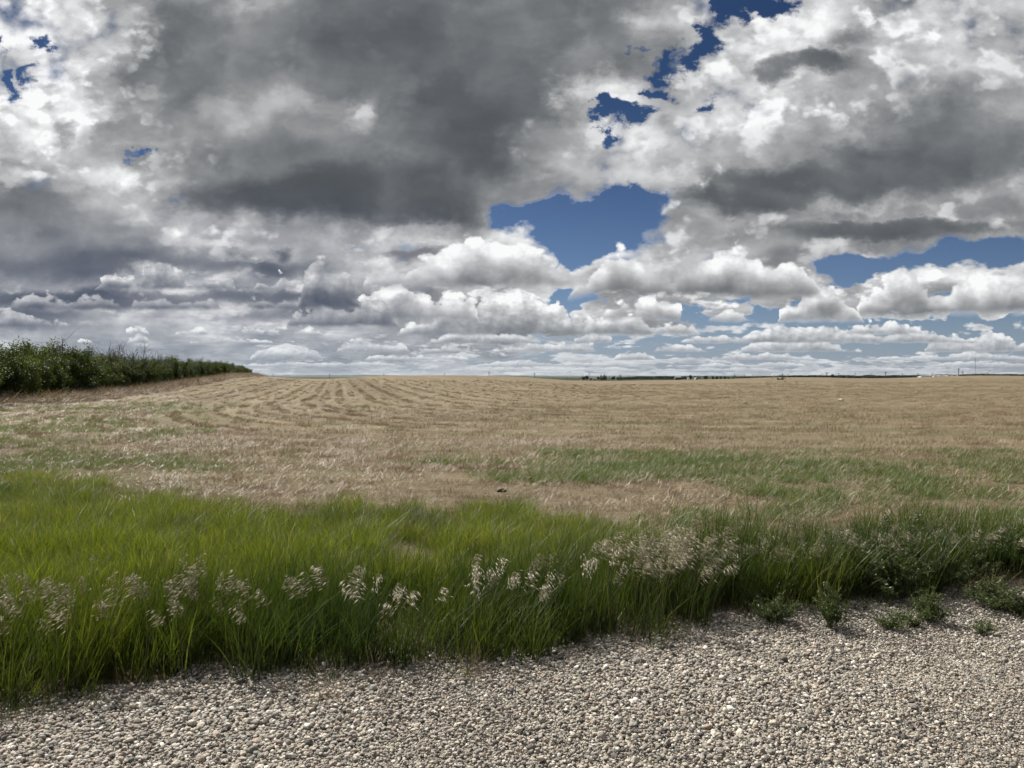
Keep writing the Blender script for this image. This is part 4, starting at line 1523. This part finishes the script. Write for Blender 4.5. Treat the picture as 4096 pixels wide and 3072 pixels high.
for (px, py, s, m, lab) in ((3560, 2530, 1.0, 0, "tiny green sprig in the gravel between the two outlying weeds"), (3655, 2520, .8, 1, "tiny green sprig in the gravel close left of the small feathery weed"),
                            (3930, 2545, .7, 0, "tiny dry sprig alone in the gravel at lower right"), (3010, 2440, 1.0, 1, "tiny green sprig beside the tall grass tuft")):
    X, Y = on_flat(px, py)
    o = empty("weed_sprig", (X, Y, .012), lab, "weed", "small sprigs in the gravel", random.uniform(0, 6.28))
    o.scale = (s, s, s)
    part("foliage", SPRIG[m][0], o)
    part("stem", SPRIG[m][1], o)

# a dead weed stalk and dug-up clods in the field edge
mb = MB()
branchy(mb, .50, .05, 2, .006, 77, 6, wob=.06)
X, Y = on_flat(3000, 2080)
tag(mb.obj("dry_weed_stalk", TWIG, loc=(X, Y, 0)), "thin dark dead weed stalk standing in the brown grass right of centre", "weed stalk")
SOIL = plain("clod_soil", (.022, .017, .012), .95, .35, 12)


def lump(name, X, Y, r, h, mat, seed, label, cat, group=None):
    bm = bmesh.new()
    bmesh.ops.create_icosphere(bm, subdivisions=4, radius=1)
    for v in bm.verts:
        p = v.co
        n = float(vnoise(p.x * 2 + 9, p.y * 2 + p.z * 1.3, 1.0, seed)) - .5
        n2 = float(vnoise(p.x * 7 + 9, p.y * 7 + p.z * 5, 1.0, seed + 3)) - .5
        v.co = p * (1 + .6 * n + .22 * n2)
        v.co.x *= r
        v.co.y *= r * .8
        v.co.z *= h
    me = bpy.data.meshes.new(name)
    bm.to_mesh(me)
    bm.free()
    me.materials.append(mat)
    o = bpy.data.objects.new(name, me)
    o.location = (X, Y, float(height(X, Y)) + h * .3)
    COL.objects.link(o)
    return tag(o, label, cat, group)


for (px, py, r, h, lab) in ((2125, 1928, .042, .045, "upper, larger dark soil clod turned up at the field edge near centre"), (2006, 1968, .055, .03, "lower, flatter dark soil clod turned up at the field edge near centre")):
    X, Y = on_flat(px, py)
    lump("soil_clod", X, Y, r, h, SOIL, px, lab, "soil clod", "soil clods at the field edge")
X, Y = on_flat(3363, 1605)
lump("field_stone", X, Y, .17, .11, plain("pale_stone", (.55, .52, .46), .8, .2, 6), 5, "lone pale stone lying in the stubble right of centre", "stone")

# ------------------------------------------------------------------ well site equipment in the field
MET = plain("grey_steel", (.22, .22, .21), .5, .2, 5, .4)
DARKM = plain("dark_steel", (.03, .03, .03), .6, .3, 6)
WHITEP = plain("white_paint", (.38, .38, .36), .5, .12, 3)
YEL = plain("faded_yellow_paint", (.42, .38, .20), .6, .2, 3)
WOOD = plain("weathered_pole", (.085, .065, .05), .9, .35, 3)
GALV = plain("galvanised", (.25, .26, .27), .5, .15, 4, .5)
PINKW = plain("house_siding", (.34, .30, .28), .8, .15, 2)
ROOFD = plain("roof_shingle", (.06, .055, .055), .9, .25, 2)
ROOFW = plain("metal_roof", (.22, .235, .25), .45, .12, 1)
GLASS = plain("window_glass", (.03, .035, .04), .15, .1, 1)


def depth_for(px, py, y0=80, y1=224):
    """depth at which the terrain is seen at that pixel"""
    best, bd = None, 1e9
    for Y in np.arange(y0, y1, .5):
        X, _, z = at_depth(px, py, Y)
        d = abs(z - float(height(X, Y)))
        if d < bd:
            best, bd = Y, d
    return best


Yw = depth_for(3128, 1519, 120, 224)
Xw, _, _ = at_depth(3128, 1519, Yw)
zw = float(height(Xw, Yw))
M1 = Yw / F           # metres per photograph pixel there
w = empty("well_site", (Xw, Yw, zw), "small well site skid with dark box, white tank and pipe in the stubble", "well equipment")
b = MB()
b.box((-17.5 * M1, 0, 6 * M1), (2.2 * M1, .5, 12 * M1))
b.obj("cabinet", DARKM, w)
b = MB()
b.box((-4 * M1, 0, 1.2 * M1), (26 * M1, .45, 1.6 * M1))
for x in (-14, -9, -4, 2):
    b.box((x * M1, 0, .4 * M1), (1.2 * M1, .5, 1.4 * M1))
b.obj("skid", DARKM, w)
b = MB()
b.tube([(-11.5 * M1, 0, 2 * M1), (-11.5 * M1, 0, 4 * M1), (-11.5 * M1, 0, 9.5 * M1), (-11.5 * M1, 0, 11 * M1)], [2.4 * M1, 2.5 * M1, 2.5 * M1, .8 * M1], 14)
b.obj("tank", WHITEP, w, smooth=True)
b = MB()
b.box((-1 * M1, 0, 6 * M1), (12 * M1, .4, 7.5 * M1))
b.box((-1 * M1, 0, 10 * M1), (13 * M1, .46, .6 * M1))
b.obj("shelter", YEL, w)
b = MB()
b.tube([(4 * M1, 0, 6.5 * M1), (17 * M1, 0, 6.5 * M1)], .8 * M1, 8)
b.obj("pipe", DARKM, w)
for x in (8, 16):
    b = MB()
    b.tube([(x * M1, 0, -.05), (x * M1, 0, 6.4 * M1)], .45 * M1, 6)
    b.obj("pipe_stand", YEL, w)
b = MB()
b.tube([(16 * M1, 0, 6 * M1), (19 * M1, 0, .2 * M1)], .4 * M1, 6)
b.obj("brace", YEL, w)
for (px, py, lab) in ((3090, 1520, "short grey marker post left of the well site"), (3160, 1520, "short dark marker post right of the well site")):
    Y = depth_for(px, py, 120, 224)
    X, _, _ = at_depth(px, py, Y)
    b = MB()
    b.tube([(0, 0, -.1), (0, 0, .30)], .035, 6)
    b.box((0, 0, .30), (.10, .05, .07))
    tag(b.obj("marker_post", DARKM, loc=(X, Y, float(height(X, Y)))), lab, "post", "marker posts by the well site")


# ------------------------------------------------------------------ utility poles
POLE_G = "utility poles along the skyline"


def pole(px, top, Y, lab, arm=1.6, r=.17, style="single"):
    X, _, zt = at_depth(px, top, Y)
    z0 = float(height(X, Y)) - .4
    o = empty("utility_pole", (X, Y, z0), lab, "utility pole", POLE_G)
    H = zt - z0
    b = MB()
    b.tube([(0, 0, 0), (0, 0, H * .5), (0, 0, H)], [r * 1.15, r, r * .8], 8)
    b.obj("shaft", WOOD, o, smooth=True)
    if arm:
        b = MB()
        b.box((0, -.22, H - .5), (arm, .12, .16))
        b.box((-arm * .22, -.22, H - .9), (.05, .06, .8), 0)
        b.box((arm * .22, -.22, H - .9), (.05, .06, .8), 0)
        b.obj("crossarm", WOOD, o)
        for x in (-.45, 0, .45):
            b = MB()
            b.tube([(x * arm, -.22, H - .42), (x * arm, -.22, H - .22), (x * arm, -.22, H - .16)], [.05, .09, .04], 8)
            b.obj("insulator", GALV, o)
    return o


for (px, top, Y, lab, arm) in (
        (1092, 1495, 640, "leftmost utility pole, right of the shelterbelt end over the dark ridge", 1.0),
        (1318, 1496, 620, "utility pole standing over the middle of the dark ridge", 1.0),
        (1535, 1493.5, 600, "utility pole where the dark ridge meets the left crest", 1.0),
        (1778, 1493, 580, "short looking utility pole behind the crest at left of centre", 1.0),
        (1956, 1486.5, 560, "utility pole left of the faint blue mountains", 1.2),
        (2138, 1491.5, 540, "utility pole right of the faint blue mountains", 1.4),
        (2172, 1507, 900, "small utility pole just right of the mountains, low on the green", .8),
        (2213, 1508, 920, "small utility pole midway between the mountains and the farmstead", .8),
        (2268, 1508, 940, "small utility pole nearest left of the farmstead", .8),
        (2437, 1503.5, 930, "utility pole between the poplars and the spruces", 1.2),
        (2518, 1503, 930, "utility pole just right of the spruces", 2.0),
        (2660, 1498, 1150, "utility pole with a wide crossarm between the two farmsteads", 6.0),
        (2977, 1497, 800, "first utility pole right of the second farmstead", 1.6),
        (3011, 1496, 820, "second utility pole right of the second farmstead", 1.4),
        (3080, 1494, 820, "pale utility pole left of the well site", 1.2),
        (3096, 1497, 880, "thin pale utility pole closest left of the well site", 1.0),
        (3129, 1494.5, 420, "dark utility pole directly behind the well site", 1.4),
        (3151, 1495, 620, "utility pole closest right of the well site", 1.0),
        (3220, 1498, 900, "faint short utility pole above the round bush", 1.0),
        (3288, 1493, 820, "pale utility pole left of the bold one", 1.2),
        (3307, 1488.5, 430, "bold dark utility pole left of the big bush", 2.0),
        (3354, 1492, 700, "utility pole just right of the big bush", 1.2),
        (3421, 1492, 700, "second utility pole right of the big bush", 1.2),
        (3484, 1493, 760, "pale utility pole left of the tall dark one", 1.2),
        (3542, 1487, 430, "tall dark utility pole midway along the right skyline", 1.6),
        (3609, 1493.5, 640, "first utility pole right of the tall dark one", 1.4),
        (3671, 1492, 660, "utility pole at the left end of the white buildings", 1.4),
        (3730, 1492.5, 680, "utility pole over the middle of the white buildings", 1.4),
        (3789, 1493, 700, "utility pole at the right end of the white buildings", 1.4),
        (3904, 1492, 800, "short utility pole at the foot of the tall mast", 1.2)):
    pole(px, top, Y, lab, arm)
# H-frame pole at the farmstead
X, Y, zt = at_depth(2357, 1490, 900)
z0 = float(height(X, Y)) - .4
o = empty("utility_pole", (X, Y, z0), "twin legged utility pole above the farmhouse", "utility pole", POLE_G)
H = zt - z0
for s in (-1, 1):
    b = MB()
    b.tube([(s * .75, 0, 0), (s * .75, 0, H)], [.2, .15], 8)
    b.obj("shaft", WOOD, o)
b = MB()
b.box((0, -.2, H * .93), (1.9, .12, .18))
b.box((0, -.2, H * .72), (1.9, .12, .18))
b.obj("crossarm", WOOD, o)
# thick light standard near the right
X, Y, zt = at_depth(3835, 1475, 360)
z0 = float(height(X, Y)) - .3
o = empty("light_pole", (X, Y, z0), "thickest, tallest dark pole right of the white buildings", "pole")
H = zt - z0
b = MB()
b.tube([(0, 0, 0), (0, 0, H)], [.20, .15], 8)
b.obj("shaft", WOOD, o, smooth=True)
b = MB()
b.box((0, 0, H), (.55, .3, .22))
b.box((0, 0, H + .16), (.3, .2, .12))
b.obj("cap", DARKM, o)
# windmill-like vent on a thin pole
X, Y, zt = at_depth(3850, 1486.5, 520)
z0 = float(height(X, Y)) - .3
o = empty("wind_pump", (X, Y, z0), "thin farm wind pump right of the thickest pole", "wind pump")
H = zt - z0
b = MB()
for a in range(3):
    th = a * 2.094
    b.tube([(math.cos(th) * .6, math.sin(th) * .6, 0), (0, 0, H - .6)], .05, 5)
b.obj("tower", GALV, o)
b = MB()
for a in range(12):
    th = a * math.pi / 6
    c, s = math.cos(th), math.sin(th)
    b.add([[c * .15 - s * .03, -.2, H - .6 + s * .15 + c * .03], [c * .75 - s * .14, -.17, H - .6 + s * .75 + c * .14], [c * .75 + s * .14, -.23, H - .6 + s * .75 - c * .14], [c * .15 + s * .03, -.2, H - .6 + s * .15 - c * .03]], [[0, 1, 2, 3]])
b.obj("rotor", GALV, o)
b = MB()
b.box((0, .55, H - .6), (.04, 1.0, .3))
b.obj("tail", GALV, o)
# radio mast
X, Y, zt = at_depth(3902, 1434, 1400)
z0 = float(height(X, Y)) - .5
o = empty("radio_mast", (X, Y, z0), "very tall thin lattice radio mast at far right", "radio mast")
H = zt - z0
b = MB()
leg = [(.42, 0), (-.21, .36), (-.21, -.36)]
for (x, y) in leg:
    b.tube([(x, y, 0), (x, y, H)], .07, 5)
n = int(H / 1.2)
for i in range(n):
    z1, z2 = H * i / n, H * (i + 1) / n
    for j in range(3):
        a, c = leg[j], leg[(j + 1) % 3]
        b.tube([(a[0], a[1], z1), (c[0], c[1], z2)], .03, 4, cap=False)
        b.tube([(a[0], a[1], z2), (c[0], c[1], z2)], .025, 4, cap=False)
b.obj("lattice", GALV, o)
b = MB()
b.tube([(0, 0, H - .2), (0, 0, H + 2.0)], .08, 6)
b.obj("antenna", GALV, o)
b = MB()
for a in range(3):
    th = a * 2.094 + .5
    for q in (.55, .95):
        b.tube([(0, 0, H * q), (math.cos(th) * H * .5, math.sin(th) * H * .5, -.2)], .012, 3, cap=False)
b.obj("guy_wire", GALV, o)
# slanting grain auger
X, Y, z = at_depth(3946, 1494, 620)
z0 = float(height(X, Y))
mpp = 620 / F
o = empty("grain_auger", (X, Y, z0), "slanting grain auger rising from the bushes at far right", "auger")
b = MB()
zb, zt = at_depth(3946, 1500, 620)[2] - z0, at_depth(3958, 1480.5, 620)[2] - z0
b.tube([(-1, 0, max(zb, .3)), (13 * mpp, 0, zt)], .18, 8)
b.obj("tube", MET, o)
b = MB()
b.tube([(13 * mpp, 0, zt), (16 * mpp, 0, zt - .5)], .2, 8)
b.obj("spout", MET, o)
b = MB()
for s in (-1, 1):
    b.tube([(1.6, s * .9, .3), (5 * mpp, 0, (zb + zt) / 2)], .06, 5)
b.obj("undercarriage", DARKM, o)


# ------------------------------------------------------------------ farm buildings
def building(name, px0, px1, eave, roof_top, Y, deep, wall, roofm, lab, cat, group=None, windows=0, door=False, shape="gable"):
    X0, X1 = at_depth(px0, 1500, Y)[0], at_depth(px1, 1500, Y)[0]
    Xc = (X0 + X1) / 2
    z0 = float(height(Xc, Y)) - .3
    he, hr = at_depth(px0, eave, Y)[2] - z0, at_depth(px0, roof_top, Y)[2] - z0
    W_ = X1 - X0
    o = empty(name, (Xc, Y, z0), lab, cat, group)
    b = MB()
    if shape == "arch":
        th = np.linspace(0, math.pi, 13)
        ring = np.stack([np.cos(th) * W_ / 2, np.zeros(13), np.sin(th) * hr], 1)
        f, k = ring + (0, -deep / 2, 0), ring + (0, deep / 2, 0)
        b.add(np.concatenate([f, k]), [[i, i + 1, 14 + i, 13 + i] for i in range(12)])
        b.obj("roof", roofm, o)
        b = MB()
        cpt = np.array([[0, 0, 0.0]])
        for yy in (-deep / 2 + .05, deep / 2 - .05):
            b.add(np.concatenate([ring * .985 + (0, yy, 0), cpt + (0, yy, 0)]), [[i, i + 1, 13] for i in range(12)])
        b.obj("wall", wall, o)
    else:
        b.box((0, 0, he / 2), (W_, deep, he))
        gy = deep / 2
        b.add([(-W_ / 2, -gy, he), (-W_ / 2, gy, he), (-W_ / 2, 0, hr - .1), (W_ / 2, -gy, he), (W_ / 2, gy, he), (W_ / 2, 0, hr - .1)], [[0, 1, 2], [3, 5, 4]])
        b.obj("wall", wall, o)
        b = MB()
        ox, oy = W_ / 2 + .3, gy + .4
        b.add([(-ox, -oy, he - .12), (ox, -oy, he - .12), (ox, 0, hr), (-ox, 0, hr), (ox, oy, he - .12), (-ox, oy, he - .12)], [[0, 1, 2, 3], [3, 2, 4, 5]])
        b.add([(-ox, -oy, he - .24), (ox, -oy, he - .24), (ox, 0, hr - .12), (-ox, 0, hr - .12), (ox, oy, he - .24), (-ox, oy, he - .24)], [[3, 2, 1, 0], [5, 4, 2, 3]])
        b.obj("roof", roofm, o)
    for i in range(windows):
        b = MB()
        b.box((-W_ / 2 + W_ * (i + .7) / (windows + .4), -deep / 2 - .03, he * .6), (.9, .06, 1.0))
        b.obj("window", GLASS, o)
    if door:
        b = MB()
        b.box((W_ * .12, -deep / 2 - .04, min(1.25, he * .45)), (min(2.6, W_ * .4), .08, min(2.4, he * .85)))
        b.obj("door", MET, o)
    return o


building("farmhouse", 2356, 2370, 1511, 1506.5, 880, 8, PINKW, ROOFD, "pinkish grey farmhouse with dark hipped roof under the twin legged pole", "house", None, 2, True)
building("shed", 2371, 2384, 1515, 1511, 870, 6, PINKW, ROOFD, "low dull outbuilding close right of the farmhouse", "shed", None, 0, True)
building("white_shed", 2323, 2333.5, 1521, 1516, 800, 5, WHITEP, ROOFW, "small arched white shed at the left foot of the farmstead trees", "shed", None, 0, True, "arch")
building("barn", 2700, 2722, 1508.6, 1506.2, 1000, 12, ROOFD, ROOFW, "long barn with pale metal roof left of the second farmstead", "barn")
building("shed", 2752, 2757, 1512.5, 1510.8, 950, 5, WHITEP, ROOFW, "tiny white shed at the foot of the round tree", "shed", None, 0, True)
building("house", 2778, 2791, 1513, 1510.2, 940, 8, PINKW, ROOFW, "house with curved white roof at the second farmstead", "house", None, 2, False, "arch")
for (a, c, e, r, Y, lab, rm) in (
        (3678, 3690, 1504, 1502, 660, "first, bluish building at the left of the white row on the right skyline", ROOFW), (3694, 3704, 1503.5, 1501.6, 660, "second, grey building of the white row on the right skyline", ROOFW),
        (3708, 3719, 1503, 1501, 660, "third building of the white row, under a pole on the right skyline", ROOFW), (3729, 3738, 1503, 1500.6, 660, "tallest bright building of the white row on the right skyline", ROOFW),
        (3745, 3752, 1503, 1500.8, 660, "narrow bright building right of the tallest in the white row", WHITEP), (3757, 3763, 1503.4, 1501.2, 660, "small building in the middle of the right half of the white row", ROOFW),
        (3772, 3787, 1503.5, 1501.4, 660, "longest bright building of the white row on the right skyline", WHITEP), (3801, 3806, 1503.5, 1501.8, 660, "small building second from the right end of the white row", WHITEP),
        (3821, 3828, 1503.6, 1502, 660, "last small building at the right end of the white row", WHITEP)):
    building("long_shed", a, c, e, r, Y, 8, WHITEP, rm, lab, "building", "white buildings on the right skyline")


# ------------------------------------------------------------------ far trees
def tree(name, px, top, wpx, Y, kind, lab, group, base_py=None):
    X, _, zt = at_depth(px, top, Y)
    z0 = float(height(X, Y)) - .2
    H = zt - z0
    Wm = wpx * Y / F
    o = empty(name, (X, Y, z0), lab, "tree" if name != "bush" else "bush", group, random.uniform(0, 6.28))
    r = np.random.default_rng(int(px * 7))
    t = MB()
    if kind == "spruce":
        t.tube([(0, 0, 0), (0, 0, H * .96)], [.22, .04], 6)
        n = 1500
        s = r.uniform(.06, 1, n) ** .8
        lay = np.abs(((s * 11) % 1) - .5) * 2
        rad = Wm / 2 * (1 - s) * (.55 + .45 * lay) + .08
        a = r.uniform(0, 6.28, n)
        q = np.sqrt(r.uniform(.25, 1, n))
        p = np.stack([np.cos(a) * rad * q, np.sin(a) * rad * q, H * s - .25 * rad * q], 1)
        sz, mt = .45, SPRUCE
    elif kind == "poplar":
        t.tube([(0, 0, 0), (0, 0, H * .9)], [.2, .04], 6)
        n = 900
        s = r.uniform(.10, 1, n)
        a = r.uniform(0, 6.28, n)
        rad = Wm / 2 * np.sin(np.pi * np.clip(s, 0.05, 1) ** .7) ** .7 * np.sqrt(r.uniform(.1, 1, n))
        p = np.stack([np.cos(a) * rad, np.sin(a) * rad, H * s], 1)
        p = p[vnoise(a * 1.2, s * 9, 1, int(px)) > .32]
        sz, mt = .42, TREE
    else:
        t.tube([(0, 0, 0), (r.normal(0, .1), 0, H * .45), (r.normal(0, .3), 0, H * .8)], [.25, .15, .05], 6)
        for j in range(5):
            a = r.uniform(0, 6.28)
            t.tube([(0, 0, H * .3), (math.cos(a) * Wm * .2, math.sin(a) * Wm * .2, H * .6), (math.cos(a) * Wm * .34, math.sin(a) * Wm * .34, H * .8)], [.1, .07, .03], 5)
        cl = []
        nl = 9 if kind == "round" else 7
        for j in range(nl):
            a = r.uniform(0, 6.28)
            q = math.sqrt(r.random())
            hz = r.uniform(.28, .86)
            rr = Wm * r.uniform(.16, .30)
            c = np.array([math.cos(a) * (Wm / 2 - rr * .8) * q, math.sin(a) * (Wm / 2 - rr * .8) * q, H * hz])
            d = r.normal(0, 1, (190, 3))
            d /= np.linalg.norm(d, axis=1)[:, None]
            e = c + d * np.array([rr, rr, min(rr, H * .26)]) * r.uniform(.4, 1.05, (190, 1))
            cl.append(e)
        p = np.concatenate(cl)
        p[:, 2] = np.clip(p[:, 2], .2, H * 1.01)
        sz, mt = .5, TREE
    t.obj("trunk", BARK, o)
    l = MB()
    leaves(l, p, sz, 1.5, .2)
    l.obj("crown", mt, o, attr="tone")
    return o


FG, SG, RG = "trees of the first farmstead", "trees of the second farmstead", "trees and bushes along the right skyline"
for (nm, px, top, w, Y, kind, lab, g) in (
        ("tree", 2331, 1507, 18, 870, "round", "low bushy tree at the left end of the first farmstead", FG), ("tree", 2347, 1502, 21, 860, "round", "big dark round tree left of the farmhouse", FG),
        ("tree", 2394, 1506.5, 14, 890, "round", "dull bushy tree right of the outbuilding", FG), ("poplar_tree", 2404, 1498, 8, 890, "poplar", "leftmost, lone poplar of the poplar row", FG),
        ("poplar_tree", 2413, 1500, 7, 890, "poplar", "second poplar from the left, shorter, in the poplar row", FG), ("poplar_tree", 2418, 1496.3, 7, 890, "poplar", "tallest poplar in the middle of the poplar row", FG),
        ("poplar_tree", 2424, 1499.5, 7, 890, "poplar", "rightmost poplar of the poplar row", FG), ("tree", 2410, 1508, 18, 885, "round", "low bushes under the poplar row", FG),
        ("tree", 2452, 1506, 16, 900, "round", "grey green bushy tree between poplars and spruces", FG), ("tree", 2469, 1507.5, 9, 900, "round", "small round tree touching the left spruce", FG),
        ("spruce_tree", 2476.5, 1498.5, 7, 880, "spruce", "left, slimmer spruce of the spruce pair", FG), ("spruce_tree", 2483.5, 1497, 11, 880, "spruce", "right, broader spruce of the spruce pair", FG),
        ("tree", 2743, 1501, 5, 960, "poplar", "narrow tree at the left end of the second farmstead", SG), ("tree", 2760, 1499.3, 19, 960, "round", "biggest round tree of the second farmstead", SG),
        ("tree", 2780, 1502.5, 10, 965, "round", "round tree behind the curved white roof", SG), ("spruce_tree", 2792, 1502, 5, 960, "spruce", "left spruce right of the curved white roof", SG),
        ("spruce_tree", 2800, 1501, 4, 960, "spruce", "right, slimmer spruce right of the curved white roof", SG), ("tree", 2824, 1501, 22, 960, "round", "wide flat topped tree right of the slim spruce", SG),
        ("tree", 2852, 1505, 15, 970, "round", "first low tree of the dark row right of the second farmstead", SG), ("tree", 2868, 1506, 14, 970, "round", "second low tree of the dark row right of the second farmstead", SG),
        ("tree", 2884, 1505.6, 15, 970, "round", "third low tree of the dark row right of the second farmstead", SG), ("tree", 2900, 1506.4, 14, 970, "round", "fourth low tree of the dark row right of the second farmstead", SG),
        ("tree", 2916, 1506, 14, 970, "round", "fifth low tree of the dark row right of the second farmstead", SG), ("tree", 2932, 1507.5, 13, 970, "round", "last low tree of the dark row beside bare poles", SG),
        ("poplar_tree", 2938, 1498, 3.4, 970, "poplar", "left of two thin spindly trees at the end of the dark row", SG), ("poplar_tree", 2942, 1500, 3.2, 970, "poplar", "right of two thin spindly trees at the end of the dark row", SG),
        ("bush", 3136, 1504.5, 14, 700, "round", "bush behind the right half of the well site", RG), ("bush", 3164, 1502.6, 22, 700, "round", "widest bush right of the well site", RG),
        ("bush", 3196, 1504, 16, 700, "round", "low bush left of the round bush", RG), ("bush", 3228, 1502, 12, 700, "round", "round bush standing above the tree line right of the well site", RG),
        ("bush", 3250, 1504.4, 12, 700, "round", "low bush right of the round bush", RG), ("bush", 3272, 1504.8, 9, 700, "round", "small bush left of the bold dark pole", RG),
        ("bush", 3336, 1497.5, 26, 640, "round", "big dark bush rising right of the bold pole", RG), ("bush", 3376, 1501, 4, 700, "poplar", "slim bush right of the big dark one", RG),
        ("bush", 3468, 1501, 8, 640, "round", "small round bush alone left of the tall dark pole", RG), ("bush", 3582, 1503, 8, 640, "round", "small bush left of the white buildings", RG),
        ("bush", 3654, 1503, 10, 640, "round", "small bush nearest left of the white buildings", RG), ("bush", 3949, 1494.5, 9, 600, "round", "taller dark bush at the foot of the auger", RG),
        ("bush", 3962, 1497, 14, 600, "round", "low dark bush right of the auger", RG), ("bush", 3990, 1496.5, 15, 640, "round", "low bush second right of the auger", RG),
        ("bush", 4014, 1499, 10, 640, "round", "small bush near the right edge of the skyline", RG)):
    tree(nm, px, top, w, Y, kind, lab, g)


# far shelterbelts that read as one dark line
def far_belt(name, pts, Y, lab, mat=TREE, deep=10, dens=2.0, sz=1.2):
    mb = MB()
    prof = np.array([at_depth(px, py, Y) for px, py in pts])
    n = int((prof[-1, 0] - prof[0, 0]) * 26 * dens)
    X = rng.uniform(prof[0, 0], prof[-1, 0], n)
    zt = np.interp(X, prof[:, 0], prof[:, 2]) + (fbm(X, X * 0, 9, 13) - .5) * 1.8
    yy = Y + rng.uniform(-.5, .5, n) * deep
    z0 = height(X, yy) - .3
    z = z0 + (np.maximum(zt, z0 + .5) - z0) * np.sqrt(rng.random(n))
    leaves(mb, np.stack([X, yy, z], 1), sz, 1.5, .2)
    return tag(mb.obj(name, mat, attr="tone"), lab, "trees", kind="stuff")


far_belt("far_tree_belt", [(2488, 1508.5), (2560, 1507), (2650, 1506.5), (2740, 1506.5)], 1050, "dark reddish line of far trees between the two farmsteads")
far_belt("far_tree_belt", [(2930, 1508.5), (2990, 1507), (3060, 1505.5), (3140, 1503), (3260, 1502.5), (3330, 1501.5), (3420, 1501.8), (3560, 1502), (3680, 1501), (3760, 1499.4), (3850, 1498.2), (3960, 1496.2), (4096, 1497.2), (4400, 1498)], 780,
         "thin dark line of far trees along the right skyline")

# ------------------------------------------------------------------ thin summer haze
hz = MB()
hz.box((0, 10200, 22), (46000, 24000, 56))
hm = bpy.data.materials.new("haze")
hm.use_nodes = True
hn = hm.node_tree
hn.nodes.clear()
pv = hn.nodes.new("ShaderNodeVolumePrincipled")
pv.inputs["Color"].default_value = (.80, .88, 1.0, 1)
pv.inputs["Density"].default_value = 1.1e-5
pv.inputs["Anisotropy"].default_value = .2
ho = hn.nodes.new("ShaderNodeOutputMaterial")
hn.links.new(pv.outputs[0], ho.inputs["Volume"])
tag(hz.obj("haze", hm), "thin bluish summer haze over the far fields", kind="stuff")
scene.cycles.max_bounces = 6
scene.cycles.diffuse_bounces = 3
scene.cycles.glossy_bounces = 2
scene.cycles.transmission_bounces = 4
scene.cycles.transparent_max_bounces = 4
scene.cycles.caustics_reflective = False
scene.cycles.caustics_refractive = False
scene.cycles.use_adaptive_sampling = True
scene.cycles.adaptive_threshold = 0.02
scene.cycles.adaptive_min_samples = 24
